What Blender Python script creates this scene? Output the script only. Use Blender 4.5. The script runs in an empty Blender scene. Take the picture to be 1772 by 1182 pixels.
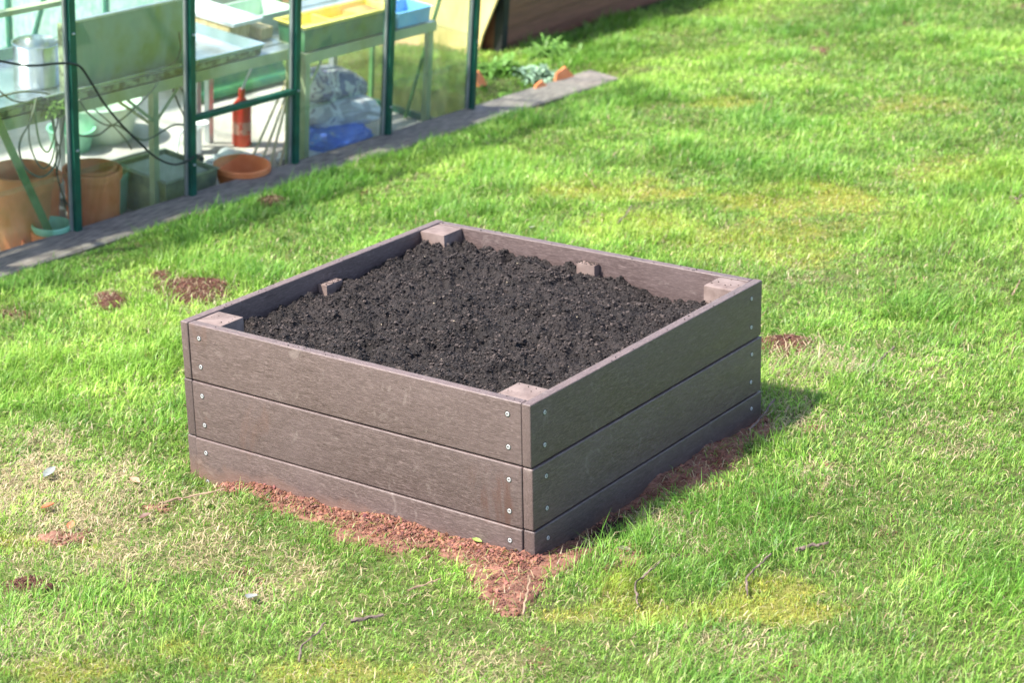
import bpy, bmesh, math
import numpy as np
from mathutils import Matrix, Vector

S = bpy.context.scene
COL = S.collection
rng = np.random.default_rng(7)

# ------------------------------------------------------------------ camera
F = 3496.3                                   # focal length in pixels of the 1772 px wide photograph
CAM = np.array([2.0459, -3.1122, 1.8995])
RW = np.array([[0.8111, 0.5819, 0.0595], [0.2929, -0.3158, -0.9025], [-0.5063, 0.7494, -0.4266]])
uu, _, vv = np.linalg.svd(RW); RW = uu @ vv
cd = bpy.data.cameras.new('camera'); cam = bpy.data.objects.new('camera', cd); COL.objects.link(cam)
cd.sensor_width = 36; cd.lens = F / 1772 * 36; cd.clip_start = 0.05; cd.clip_end = 500
m = np.eye(4); m[:3, 0] = RW[0]; m[:3, 1] = -RW[1]; m[:3, 2] = -RW[2]; m[:3, 3] = CAM
cam.matrix_world = Matrix(m.tolist())
cd.dof.use_dof = True; cd.dof.focus_distance = 4.55; cd.dof.aperture_fstop = 4.6
S.camera = cam

# ------------------------------------------------------------------ light
SUN = np.array([-0.29, -0.46, 0.85])
W = np.array([[0.9928, 0.0, -0.1199], [0.0039, 0.9995, 0.0324], [0.1198, -0.0326, 0.9923]])
uu, _, vv = np.linalg.svd(W); W = uu @ vv    # planter axes -> world axes (the planter leans downhill)
SUNW = W @ SUN; SUNW /= np.linalg.norm(SUNW)
S.render.engine = 'CYCLES'
wd = bpy.data.worlds.new("World"); S.world = wd; wd.use_nodes = True
nt = wd.node_tree; bg = nt.nodes['Background']
sk = nt.nodes.new('ShaderNodeTexSky'); sk.sky_type = 'NISHITA'; sk.sun_disc = False
sk.sun_elevation = math.asin(SUNW[2]); sk.sun_rotation = math.atan2(SUNW[0], SUNW[1])
sk.dust_density = 2.0; sk.air_density = 1.0
nt.links.new(sk.outputs[0], bg.inputs[0]); bg.inputs[1].default_value = 0.15
sl = bpy.data.lights.new('sun', 'SUN'); sl.energy = 4.5; sl.angle = math.radians(2.4); sl.color = (1, .95, .87)
so = bpy.data.objects.new('sun', sl); COL.objects.link(so); so.location = (-3, -4, 8)
so.rotation_euler = Vector(SUNW.tolist()).to_track_quat('Z', 'Y').to_euler()
S.view_settings.view_transform = 'Standard'; S.view_settings.look = 'None'
S.view_settings.gamma = 1; S.view_settings.exposure = 1.54; S.view_settings.use_curve_mapping = False
S.cycles.transparent_max_bounces = 24; S.cycles.max_bounces = 8
S.cycles.caustics_reflective = False; S.cycles.caustics_refractive = False

# ------------------------------------------------------------------ pixel rays to surfaces of the place
def ray(px, py): return RW.T @ np.array([(px - 886) / F, (py - 591) / F, 1.])
def on_plane(px, py, p, n):
    r = ray(px, py); return CAM + r * (((np.asarray(p) - CAM) @ n) / (r @ n))
def project(P):
    q = (np.asarray(P) - CAM) @ RW.T
    return np.stack([886 + F * q[..., 0] / q[..., 2], 591 + F * q[..., 1] / q[..., 2], q[..., 2]], -1)
PA, PB, PC0 = 0.16197, -0.03393, -0.35799     # lawn plane z = PA x + PB y + PC0
LN = np.array([-PA, -PB, 1.]); LN /= np.linalg.norm(LN)
def lawn(px, py): return on_plane(px, py, (0, 0, PC0), LN)

# ------------------------------------------------------------------ numpy noise
def _h(ix, iy, s):
    n = (ix.astype(np.int64) * 374761393 + iy.astype(np.int64) * 668265263 + s * 974634777) & 0x7fffffff
    n = ((n ^ (n >> 13)) * 1274126177) & 0x7fffffff
    return ((n ^ (n >> 16)) & 0xffff) / 65535.
def vnoise(x, y, s=0):
    ix = np.floor(x); iy = np.floor(y); fx = x - ix; fy = y - iy
    fx = fx * fx * (3 - 2 * fx); fy = fy * fy * (3 - 2 * fy)
    a = _h(ix, iy, s); b = _h(ix + 1, iy, s); c = _h(ix, iy + 1, s); d = _h(ix + 1, iy + 1, s)
    return (a + (b - a) * fx) * (1 - fy) + (c + (d - c) * fx) * fy
def fbm(x, y, s=0, o=4, g=.5):
    t = 0; a = 1; n = 0
    for k in range(o):
        t = t + a * vnoise(x * 2 ** k + 17 * k, y * 2 ** k + 5 * k, s + k); n += a; a *= g
    return t / n * 2 - 1
def worley(x, y, s=0):                        # distance to the nearest cell point
    ix = np.floor(x); iy = np.floor(y); best = np.full(x.shape, 9.)
    for i in (-1, 0, 1):
        for j in (-1, 0, 1):
            cx = ix + i; cy = iy + j
            dd = (cx + _h(cx, cy, s) - x) ** 2 + (cy + _h(cx, cy, s + 50) - y) ** 2
            best = np.minimum(best, dd)
    return np.sqrt(best)
def sm(a, b, x):
    t = np.clip((x - a) / (b - a), 0, 1); return t * t * (3 - 2 * t)

# ------------------------------------------------------------------ object helpers
def tag(o, label=None, cat=None, group=None, kind=None):
    if label: o['label'] = label
    if cat: o['category'] = cat
    if group: o['group'] = group
    if kind: o['kind'] = kind
    return o
FRAME = {}
def thing(name, loc, label, cat, group=None, rot=None):
    o = bpy.data.objects.new(name, None); COL.objects.link(o)
    Rm = np.eye(3) if rot is None else rot; loc = np.asarray(loc, float)
    mm = np.eye(4); mm[:3, :3] = Rm; mm[:3, 3] = loc
    o.matrix_world = Matrix(mm.tolist()); o.empty_display_size = .1
    FRAME[o.name] = (Rm, loc); tag(o, label, cat, group); return o
class MB:
    def __init__(s): s.v = []; s.f = []; s.n = 0
    def add(s, v, f):
        v = np.asarray(v, float); s.v.append(v); s.f += [tuple(i + s.n for i in q) for q in f]; s.n += len(v); return s
    def hexa(s, p):     # 8 points: bottom ring 0-3, top ring 4-7
        return s.add(p, [(3, 2, 1, 0), (4, 5, 6, 7), (0, 1, 5, 4), (1, 2, 6, 5), (2, 3, 7, 6), (3, 0, 4, 7)])
    def box(s, a, b, fr=None):
        x0, y0, z0 = a; x1, y1, z1 = b
        p = np.array([(x0, y0, z0), (x1, y0, z0), (x1, y1, z0), (x0, y1, z0), (x0, y0, z1), (x1, y0, z1), (x1, y1, z1), (x0, y1, z1)], float)
        if fr is not None: p = np.array([fr(*q) for q in p])
        return s.hexa(p)
    def bar(s, a, b, w, h, up=(0, 0, 1)):
        a = np.asarray(a, float); b = np.asarray(b, float); d = b - a; d /= np.linalg.norm(d)
        sd = np.cross(d, up); sd /= np.linalg.norm(sd); u = np.cross(sd, d)
        q = [(-1, -1), (1, -1), (1, 1), (-1, 1)]
        return s.hexa(np.array([a + sd * w / 2 * i + u * h / 2 * j for i, j in q] + [b + sd * w / 2 * i + u * h / 2 * j for i, j in q]))
    def tube(s, pts, r, seg=8, smooth=0):
        P = np.asarray(pts, float)
        if smooth:
            Q = [];
            E = np.vstack([2 * P[0] - P[1], P, 2 * P[-1] - P[-2]])
            for i in range(1, len(E) - 2):
                for k in range(smooth):
                    t = k / smooth
                    Q.append(.5 * ((2 * E[i]) + (-E[i - 1] + E[i + 1]) * t + (2 * E[i - 1] - 5 * E[i] + 4 * E[i + 1] - E[i + 2]) * t * t + (-E[i - 1] + 3 * E[i] - 3 * E[i + 1] + E[i + 2]) * t ** 3))
            Q.append(P[-1]); P = np.array(Q)
        rr = np.full(len(P), r) if np.isscalar(r) else np.interp(np.linspace(0, 1, len(P)), np.linspace(0, 1, len(r)), r)
        T = np.gradient(P, axis=0); T /= np.linalg.norm(T, axis=1)[:, None] + 1e-12
        up = np.array([.31, .17, .93]); V = []
        for i in range(len(P)):
            a = np.cross(T[i], up); a /= np.linalg.norm(a); b = np.cross(T[i], a)
            for k in range(seg):
                an = 2 * math.pi * k / seg; V.append(P[i] + rr[i] * (a * math.cos(an) + b * math.sin(an)))
        f = [(i * seg + k, i * seg + (k + 1) % seg, (i + 1) * seg + (k + 1) % seg, (i + 1) * seg + k) for i in range(len(P) - 1) for k in range(seg)]
        f += [tuple(range(seg))[::-1], tuple(range((len(P) - 1) * seg, len(P) * seg))]
        return s.add(V, f)
    def lathe(s, prof, c=(0, 0, 0), seg=36, sx=1, sy=1, ang=0, wob=0):
        V = []
        for r, z in prof:
            for k in range(seg):
                a = 2 * math.pi * k / seg
                rr = r * (1 + wob * math.sin(3 * a + z * 20))
                x = rr * math.cos(a) * sx; y = rr * math.sin(a) * sy
                V.append((c[0] + x * math.cos(ang) - y * math.sin(ang), c[1] + x * math.sin(ang) + y * math.cos(ang), c[2] + z))
        n = len(prof)
        f = [(i * seg + k, i * seg + (k + 1) % seg, (i + 1) * seg + (k + 1) % seg, (i + 1) * seg + k) for i in range(n - 1) for k in range(seg)]
        f += [tuple(range(seg))[::-1], tuple(range((n - 1) * seg, n * seg))]
        return s.add(V, f)
    def build(s, name, mat, parent=None, local=False, origin=None, smooth=False, bevel=0, bseg=2, noise=0):
        v = np.vstack(s.v)
        if noise: v = v + rng.normal(0, noise, v.shape)
        if parent is not None:
            Rm, T = FRAME[parent.name]
            if not local: v = (v - T) @ Rm
        loc = np.zeros(3)
        if parent is None:
            loc = np.array([v[:, 0].mean(), v[:, 1].mean(), v[:, 2].min()]) if origin is None else np.asarray(origin, float)
            v = v - loc
        me = bpy.data.meshes.new(name); me.from_pydata(v.tolist(), [], s.f); me.update()
        if bevel:
            bm = bmesh.new(); bm.from_mesh(me)
            ed = [e for e in bm.edges if len(e.link_faces) == 2 and e.calc_face_angle(0) > .5]
            bmesh.ops.bevel(bm, geom=ed, offset=bevel, segments=bseg, profile=.6, affect='EDGES', clamp_overlap=True)
            bm.to_mesh(me); bm.free()
        bm = bmesh.new(); bm.from_mesh(me); bmesh.ops.recalc_face_normals(bm, faces=bm.faces[:]); bm.to_mesh(me); bm.free()
        if smooth:
            me.polygons.foreach_set('use_smooth', [True] * len(me.polygons))
            try: me.set_sharp_from_angle(angle=math.radians(40))
            except Exception: pass
        me.materials.append(mat)
        o = bpy.data.objects.new(name, me); COL.objects.link(o)
        if parent is not None:
            o.parent = parent
            Rm, T = FRAME.get(parent.name)
            FRAME[o.name] = (Rm, T)
        else:
            o.location = loc.tolist(); FRAME[o.name] = (np.eye(3), loc)
        return o
def big_mesh(name, v, quads=None, tris=None, mat=None, cols=None, smooth=True, attrs=None):
    me = bpy.data.meshes.new(name); me.vertices.add(len(v)); me.vertices.foreach_set('co', np.ascontiguousarray(v, np.float32).ravel())
    nq = 0 if quads is None else len(quads); ntt = 0 if tris is None else len(tris)
    idx = []; st = []
    if nq: idx.append(quads.ravel()); st.append(np.arange(nq) * 4)
    if ntt: idx.append(tris.ravel()); st.append(nq * 4 + np.arange(ntt) * 3)
    idx = np.concatenate(idx).astype(np.int32); st = np.concatenate(st).astype(np.int32)
    me.loops.add(len(idx)); me.loops.foreach_set('vertex_index', idx)
    me.polygons.add(nq + ntt); me.polygons.foreach_set('loop_start', st)
    me.polygons.foreach_set('use_smooth', np.full(nq + ntt, smooth))
    if cols is not None:
        a = me.color_attributes.new('Col', 'FLOAT_COLOR', 'POINT')
        c4 = np.ones((len(v), 4), np.float32); c4[:, :3] = cols; a.data.foreach_set('color', c4.ravel())
    for k, val in (attrs or {}).items():
        a = me.attributes.new(k, 'FLOAT', 'POINT'); a.data.foreach_set('value', np.ascontiguousarray(val, np.float32))
    me.update(calc_edges=True)
    if mat: me.materials.append(mat)
    o = bpy.data.objects.new(name, me); COL.objects.link(o); return o
def grid(nx, ny):
    i = np.arange((nx - 1) * (ny - 1)); a = (i // (ny - 1)) * ny + i % (ny - 1)
    return np.stack([a, a + ny, a + ny + 1, a + 1], 1)

# ------------------------------------------------------------------ materials
def newmat(name):
    mt = bpy.data.materials.new(name); mt.use_nodes = True; n = mt.node_tree
    return mt, n, n.nodes['Principled BSDF']
def nd(n, t, **kw):
    o = n.nodes.new(t)
    for k, v in kw.items(): setattr(o, k, v)
    return o
def noise(n, scale, detail=4, stretch=(1, 1, 1), rough=.55, src='Object', dist=0):
    tc = nd(n, 'ShaderNodeTexCoord'); mp = nd(n, 'ShaderNodeMapping'); mp.inputs['Scale'].default_value = stretch
    no = nd(n, 'ShaderNodeTexNoise'); no.inputs['Scale'].default_value = scale; no.inputs['Detail'].default_value = detail
    no.inputs['Roughness'].default_value = rough; no.inputs['Distortion'].default_value = dist
    n.links.new(tc.outputs[src], mp.inputs[0]); n.links.new(mp.outputs[0], no.inputs['Vector']); return no
def ramp(n, fac, stops):
    r = nd(n, 'ShaderNodeValToRGB'); cr = r.color_ramp
    while len(cr.elements) < len(stops): cr.elements.new(.5)
    for e, (p, c) in zip(cr.elements, stops):
        e.position = p; e.color = (*c, 1) if len(c) == 3 else c
    n.links.new(fac, r.inputs[0]); return r
def mixc(n, fac, a, b):
    x = nd(n, 'ShaderNodeMix', data_type='RGBA')
    for s, i in ((fac, 0), (a, 6), (b, 7)):
        if isinstance(s, (int, float)): x.inputs[i].default_value = s
        elif isinstance(s, tuple): x.inputs[i].default_value = (*s, 1)
        else: n.links.new(s, x.inputs[i])
    return x.outputs[2]
def g(v): return (v, v, v)
def bump(n, b, h, st, dist=.01):
    bu = nd(n, 'ShaderNodeBump'); bu.inputs['Strength'].default_value = st; bu.inputs['Distance'].default_value = dist
    n.links.new(h, bu.inputs['Height']); n.links.new(bu.outputs[0], b.inputs['Normal']); return bu
def pm(name, c1, c2, scale=8, rough=.6, metal=0, bst=.15, stretch=(1, 1, 1), lo=.35, hi=.65, spec=.5, bscale=None, bdist=.004, src='Object'):
    mt, n, b = newmat(name); no = noise(n, scale, 6, stretch, src=src)
    r = ramp(n, no.outputs[0], [(lo, c1), (hi, c2)]); n.links.new(r.outputs[0], b.inputs['Base Color'])
    b.inputs['Roughness'].default_value = rough; b.inputs['Metallic'].default_value = metal
    b.inputs['Specular IOR Level'].default_value = spec
    if bst:
        n2 = noise(n, bscale or scale * 4, 5, stretch, src=src); bump(n, b, n2.outputs[0], bst, bdist)
    return mt

def board_mat(axis):
    mt, n, b = newmat('recycled_plastic_board_' + axis)
    st = (.8, 6, 6) if axis == 'along_x' else (6, .8, 6)
    fine = noise(n, 46, 9, st, .74, dist=1.6)
    r = ramp(n, fine.outputs[0], [(.35, (.044, .030, .028)), (.5, (.085, .061, .057)), (.64, (.162, .122, .116))])
    big = noise(n, 3.2, 4, (1, 1, 2.2), .6, dist=1.2)
    br = ramp(n, big.outputs[0], [(.35, g(0)), (.68, g(1))])
    c = mixc(n, br.outputs[0], r.outputs[0], (.118, .086, .081))
    mlt = nd(n, 'ShaderNodeMath', operation='MULTIPLY'); n.links.new(br.outputs[0], mlt.inputs[0]); mlt.inputs[1].default_value = .45
    n.links.new(mlt.outputs[0], n.nodes[-2].inputs[0]) if False else None
    for l in list(n.links):
        if l.to_node.bl_idname == 'ShaderNodeMix' and l.to_socket == l.to_node.inputs[0]: n.links.remove(l)
    mx = [q for q in n.nodes if q.bl_idname == 'ShaderNodeMix'][0]; n.links.new(mlt.outputs[0], mx.inputs[0])
    # scuffs and rain streaks
    sc = noise(n, 7, 6, (1, 1, 1), .7, dist=3.5); sr = ramp(n, sc.outputs[0], [(.60, g(0)), (.66, g(.38))])
    c = mixc(n, sr.outputs[0], c, (.20, .165, .15))
    oi = nd(n, 'ShaderNodeObjectInfo'); orr = ramp(n, oi.outputs['Random'], [(0, (.82, .80, .80)), (1, (1.2, 1.16, 1.14))]); xm = nd(n, 'ShaderNodeMix', data_type='RGBA', blend_type='MULTIPLY'); xm.inputs[0].default_value = 1; n.links.new(c, xm.inputs[6]); n.links.new(orr.outputs[0], xm.inputs[7]); c = xm.outputs[2]
    rs = noise(n, 3.3, 3, (3, 3, .7), .5, dist=.8); rr = ramp(n, rs.outputs[0], [(.66, g(0)), (.78, g(.55))])
    c = mixc(n, rr.outputs[0], c, (.125, .07, .055))
    # red soil splashed along the foot of the boards
    tc = nd(n, 'ShaderNodeTexCoord'); sx = nd(n, 'ShaderNodeSeparateXYZ'); n.links.new(tc.outputs['Object'], sx.inputs[0])
    nn = noise(n, 9, 6, (1, 1, 1), .7); mad = nd(n, 'ShaderNodeMath', operation='MULTIPLY_ADD'); n.links.new(nn.outputs[0], mad.inputs[0]); mad.inputs[1].default_value = .11; n.links.new(sx.outputs[2], mad.inputs[2])
    dr = nd(n, 'ShaderNodeMapRange'); dr.inputs[1].default_value = -.282; dr.inputs[2].default_value = -.335; dr.inputs[3].default_value = 0; dr.inputs[4].default_value = .75
    n.links.new(mad.outputs[0], dr.inputs[0])
    c = mixc(n, dr.outputs[0], c, (.20, .115, .085))
    if axis == 'along_x':                      # rusty red stain near the right end of the middle front board
        def mr(inp, a0, a1, v0=0, v1=1):
            q = nd(n, 'ShaderNodeMapRange'); q.interpolation_type = 'SMOOTHSTEP'
            for i_, v_ in ((1, a0), (2, a1), (3, v0), (4, v1)): q.inputs[i_].default_value = v_
            n.links.new(inp, q.inputs[0]); return q.outputs[0]
        def mul(u_, v_):
            q = nd(n, 'ShaderNodeMath', operation='MULTIPLY'); n.links.new(u_, q.inputs[0]); n.links.new(v_, q.inputs[1]); return q.outputs[0]
        msk = mul(mul(mr(sx.outputs[0], -.19, -.11), mr(sx.outputs[0], -.055, -.03, 1, 0)), mul(mr(sx.outputs[2], -.30, -.285), mr(sx.outputs[2], -.20, -.15, 1, 0)))
        nz = noise(n, 8, 5, (4, 4, .8), .65, dist=.6); msk = mul(mul(msk, mr(nz.outputs[0], .40, .62)), mr(sx.outputs[1], .1, .09))
        c = mixc(n, msk, c, (.088, .050, .042))
    n.links.new(c, b.inputs['Base Color'])
    ro = ramp(n, big.outputs[0], [(.3, g(.40)), (.7, g(.55))]); n.links.new(ro.outputs[0], b.inputs['Roughness']); b.inputs['Specular IOR Level'].default_value = .45
    f2 = noise(n, 60, 6, st, .7); bump(n, b, f2.outputs[0], .35, .0025)
    return mt
M = {}
M['bx'] = board_mat('along_x'); M['by'] = board_mat('along_y')
M['post'] = pm('cut_post_plastic', (.115, .078, .066), (.185, .135, .118), 28, .62, bst=.4, bscale=120, bdist=.002)
M['screw'] = pm('zinc_screw', (.34, .34, .34), (.52, .52, .52), 200, .35, .25, 0)
M['hole_shade'] = pm('countersink_shade', (.03, .025, .022), (.06, .05, .045), 200, .6, 0, 0)  # near-black tone paints the shade of the screw recess

def attr_mat(name, rough, transl=0, var=0, spec=.4, bst=0, bscale=100):
    mt, n, b = newmat(name); a = nd(n, 'ShaderNodeVertexColor', layer_name='Col'); out = a.outputs[0]
    if var:
        no = noise(n, 35, 6, rough=.7); r = ramp(n, no.outputs[0], [(.3, g(1 - var)), (.7, g(1 + var))])
        x = nd(n, 'ShaderNodeMix', data_type='RGBA', blend_type='MULTIPLY'); x.inputs[0].default_value = 1
        n.links.new(a.outputs[0], x.inputs[6]); n.links.new(r.outputs[0], x.inputs[7]); out = x.outputs[2]
    n.links.new(out, b.inputs['Base Color']); b.inputs['Roughness'].default_value = rough; b.inputs['Specular IOR Level'].default_value = spec
    if bst: bump(n, b, noise(n, bscale, 6, rough=.75).outputs[0], bst, .004)
    if transl:
        t = nd(n, 'ShaderNodeBsdfTranslucent'); n.links.new(out, t.inputs[0]); ms = nd(n, 'ShaderNodeMixShader'); ms.inputs[0].default_value = transl
        n.links.new(b.outputs[0], ms.inputs[1]); n.links.new(t.outputs[0], ms.inputs[2])
        n.links.new(ms.outputs[0], n.nodes['Material Output'].inputs[0])
    return mt
M['blade'] = attr_mat('grass_blade', .42, .38, 0, .35)
M['soil'] = attr_mat('earth', .9, 0, .45, .15, .8, 90)
M['compost'] = attr_mat('dark_compost', .75, 0, .4, .22, .6, 300)
M['leafmat'] = attr_mat('leaf', .5, .3, .2, .35)

# ------------------------------------------------------------------ masks on the lawn (world xy raster)
MX0, MX1, MY0, MY1, MR = -4.2, 3.4, -2.4, 9.0, .02
nxm = int((MX1 - MX0) / MR) + 1; nym = int((MY1 - MY0) / MR) + 1
gx, gy = np.meshgrid(MX0 + np.arange(nxm) * MR, MY0 + np.arange(nym) * MR, indexing='ij')
jx = gx + .045 * fbm(gx * 9, gy * 9, 31) + .02 * fbm(gx * 40, gy * 40, 32); jy = gy + .045 * fbm(gx * 9, gy * 9, 41) + .02 * fbm(gx * 40, gy * 40, 42)
def blur(a, k):
    for _ in range(k):
        a = (np.roll(a, 1, 0) + np.roll(a, -1, 0) + 2 * a) / 4; a = (np.roll(a, 1, 1) + np.roll(a, -1, 1) + 2 * a) / 4
    return a
def poly_mask(px_pts, k=1):
    P = np.array([lawn(*p)[:2] for p in px_pts]); ins = np.zeros(gx.shape, bool)
    for (xa, ya), (xb, yb) in zip(P, np.roll(P, -1, 0)):
        c = ((ya > jy) != (yb > jy)) & (jx < (xb - xa) * (jy - ya) / (yb - ya + 1e-12) + xa); ins ^= c
    return blur(ins.astype(float), k)
def spot(px, py, rx, ry, amp=1.):            # rx, ry: half-size as seen in the photograph
    c = lawn(px, py)[:2]; a = lawn(px + rx, py)[:2] - c; b = lawn(px, py + ry)[:2] - c
    Mi = np.linalg.inv(np.stack([a, b], 1)); q = np.stack([jx - c[0], jy - c[1]], -1) @ Mi.T
    r = np.sqrt((q ** 2).sum(-1)) + .35 * fbm(gx * 14, gy * 14, 77)
    return amp * (1 - sm(.7, 1.25, r))
SOILPOLY = [(372, 835), (460, 825), (600, 870), (780, 905), (905, 940), (1010, 905), (1075, 865), (1140, 800), (1230, 755), (1315, 715), (1340, 738), (1250, 812), (1200, 848), (1120, 868), (1075, 900), (1020, 965), (985, 985), (945, 1000), (915, 1040), (880, 1075), (850, 1035), (815, 975), (760, 948), (690, 952), (600, 938), (530, 905), (460, 872), (395, 856)]
soilm = poly_mask(SOILPOLY, 1)
mound = np.zeros(gx.shape)
for a in [(325, 505, 60, 24), (187, 520, 32, 15), (286, 480, 26, 12), (325, 366, 40, 17), (472, 352, 30, 12), (60, 1020, 36, 13), (1362, 606, 48, 20)]:
    q_ = spot(*a); soilm = np.maximum(soilm, q_); mound = np.maximum(mound, blur(q_, 2) * .020)
for a in [  (1425, 800, 24, 14, .7),
          (1185, 870, 30, 12, .7),  (115, 932, 45, 12, .8), (262, 880, 26, 7, .8), (925, 1135, 22, 26, .7), (1365, 1160, 34, 26, .7), (1535, 915, 26, 16, .6),
          (1340, 925, 24, 14, .5), (20, 550, 34, 12, .6), (1570, 45, 14, 6, .9), (1420, 60, 14, 7, .8), (1415, 88, 14, 7, .8), (1755, 345, 16, 8, .7), (480, 885, 40, 10, .5), (430, 1000, 40, 12, .35), (1760, 10, 20, 9, .9),
          (1060, 965, 50, 16, .8), (700, 960, 45, 16, .7), (1230, 850, 40, 14, .5), (1270, 790, 34, 12, .6), (780, 900, 18, 6, .6), (640, 330, 20, 6, .5), (1740, 590, 26, 10, .3), (1390, 740, 26, 16, .3)]:
    soilm = np.maximum(soilm, spot(*a) * np.clip(.72 + 1.1 * fbm(gx * 16, gy * 16, 171, 3), 0, .85))
straw = np.zeros(gx.shape)
for a in [(110, 850, 150, 75), (200, 950, 220, 55, .75), (40, 790, 90, 50, .8), (300, 905, 130, 60, .8), (480, 985, 110, 45, .6), (430, 1030, 70, 30, .7), (1400, 630, 90, 40, .9), (1350, 700, 70, 60, .6),
          (1130, 900, 60, 22, .8), (1420, 820, 50, 30, .5), (1000, 850, 60, 30, .4), (1330, 480, 80, 30, .3), (1210, 930, 90, 30, .4), (830, 1180, 90, 70, .45), (1560, 640, 90, 40, .35), (380, 540, 60, 25, .3), (1260, 1120, 120, 40, .4), (80, 1110, 160, 60, .45), (1650, 760, 90, 40, .35)]:
    straw = np.maximum(straw, spot(*a))
moss = np.zeros(gx.shape)
for a in [(1060, 330, 150, 22), (1390, 345, 160, 28, .9), (1250, 180, 60, 12, .9), (1100, 1010, 60, 26), (1340, 1030, 90, 24), (1260, 1055, 200, 20), (1080, 1060, 130, 20, .8), (100, 1165, 120, 26, .9), (560, 1165, 120, 26, .9), (1600, 180, 90, 18, .5),
          (30, 940, 60, 20, .7), (320, 1125, 40, 24, .8), (1320, 420, 150, 45, .7), (1100, 390, 120, 30, .6), (1650, 300, 100, 30, .5), (150, 960, 50, 20, .6), (700, 1160, 60, 20, .6), (1560, 390, 120, 30, .5), (380, 1160, 60, 20, .6)]:
    moss = np.maximum(moss, spot(*a))
brk = fbm(gx * 13, gy * 13, 191, 3); moss = moss * np.clip(.8 + 1.0 * brk, 0, 1); straw = straw * np.clip(.85 + 1.2 * fbm(gx * 9, gy * 9, 193, 3), 0, 1)
def look(a, x, y):
    fx = np.clip((x - MX0) / MR, 0, nxm - 1.001); fy = np.clip((y - MY0) / MR, 0, nym - 1.001)
    ix = fx.astype(int); iy = fy.astype(int); fx = fx - ix; fy = fy - iy
    return (a[ix, iy] * (1 - fx) + a[ix + 1, iy] * fx) * (1 - fy) + (a[ix, iy + 1] * (1 - fx) + a[ix + 1, iy + 1] * fx) * fy

# ------------------------------------------------------------------ planter frame and ground heights
DD, HB, TB = 0.98656, 0.14398, 0.0230
def on_local(px, py, axis, val):
    n = W[:, axis]; p = on_plane(px, py, n * val, n); return W.T @ p
fr = np.array([on_local(a, b, 1, 0) for a, b in [(334, 822), (384, 845), (417, 841.6), (456, 845), (502, 861), (549, 871), (572, 884), (611, 892), (673, 898), (728, 915), (786, 931), (864, 952), (922, 966)]])
rt = np.array([on_local(a, b, 0, 0) for a, b in [(926, 968), (960, 958), (992, 945), (1032, 917), (1076, 880), (1100, 862), (1134, 824), (1184, 803), (1218, 772), (1252, 759), (1286, 745), (1314, 722)]])
fo = np.argsort(fr[:, 0]); fr = fr[fo]
GHA = np.array([-2.934, 1.470, -.883]); GHB = np.array([-2.852, 3.696, -.945])
GU = (GHB - GHA) / np.linalg.norm(GHB - GHA); GN = np.array([-GU[1], GU[0], 0.]); GN /= np.linalg.norm(GN)
GP = 0.557; FLOOR = -.125
def GH(u, d, w): return GHA + GU * u + GN * d + np.array([0, 0, w])
GW = np.cross(GU, GN); GW *= np.sign(GW[2])
def on_d(px, py, d): return on_plane(px, py, GHA + GN * d, GN)
def on_w(px, py, w): return on_plane(px, py, GHA + np.array([0, 0, w]), GW)
def ghc(P):
    P = np.asarray(P) - GHA; u = P[1] / GU[1]
    for _ in range(4): u = (P[:2] - GN[:2] * ((P[:2] - GU[:2] * u) @ GN[:2])) @ GU[:2] / (GU[:2] @ GU[:2])
    d = (P[:2] - GU[:2] * u) @ GN[:2]; return u, d, P[2] - GU[2] * u
def gz(x, y):
    x = np.asarray(x, float); y = np.asarray(y, float)
    z = PA * x + PB * y + PC0
    z = z + .010 * fbm(x * 2.3, y * 2.3, 3, 3) + .006 * fbm(x * 9, y * 9, 5, 3)
    # soil line along the planter boards, in the planter's own axes
    for _ in range(2):
        lx = W[0, 0] * x + W[1, 0] * y + W[2, 0] * z; ly = W[0, 1] * x + W[1, 1] * y + W[2, 1] * z; lz = W[0, 2] * x + W[1, 2] * y + W[2, 2] * z
    base = -.3535 + (lx) * .0403 + ly * -.00128
    pf = np.interp(lx, fr[:, 0], fr[:, 2]) - (-.3535 + lx * .0403)
    pr = np.interp(ly, rt[:, 1], rt[:, 2]) - (-.3535 - ly * .00128)
    df = np.where(ly < 0, -ly, 0) + np.maximum(0, np.maximum(-1.0 - lx, lx)) ; dr = np.where(lx > 0, lx, 0) + np.maximum(0, np.maximum(-ly, ly - DD))
    wf = np.exp(-(df / .07) ** 2) * (ly < .3); wr = np.exp(-(dr / .07) ** 2) * (lx > -.3)
    tot = wf + wr
    z = z + np.where(tot > 1e-6, (pf * wf * wf + pr * wr * wr) / (tot + 1e-9), 0)
    z = z + look(mound, np.clip(x, MX0, MX1), np.clip(y, MY0, MY1))
    # lawn falls a little behind the sleeper edging
    ed = x - (-2.80 + .036 * (y - 1.5))
    z = z - .060 * (1 - sm(-.01, .20, ed)) * (1 - sm(4.60, 4.74, y)) * np.where(y > 3.9, sm(-3.10, -2.96, x), 1)
    # floor pit below the greenhouse
    inside = (1 - sm(-2.90, -2.86, x + .0 * y)) * (1 - sm(3.86, 3.94, y)) * sm(-7, -6.5, x)
    z = z * (1 - inside) + (-.915 + FLOOR - .05 - .028 * (y - 1.47)) * inside
    return z

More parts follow.
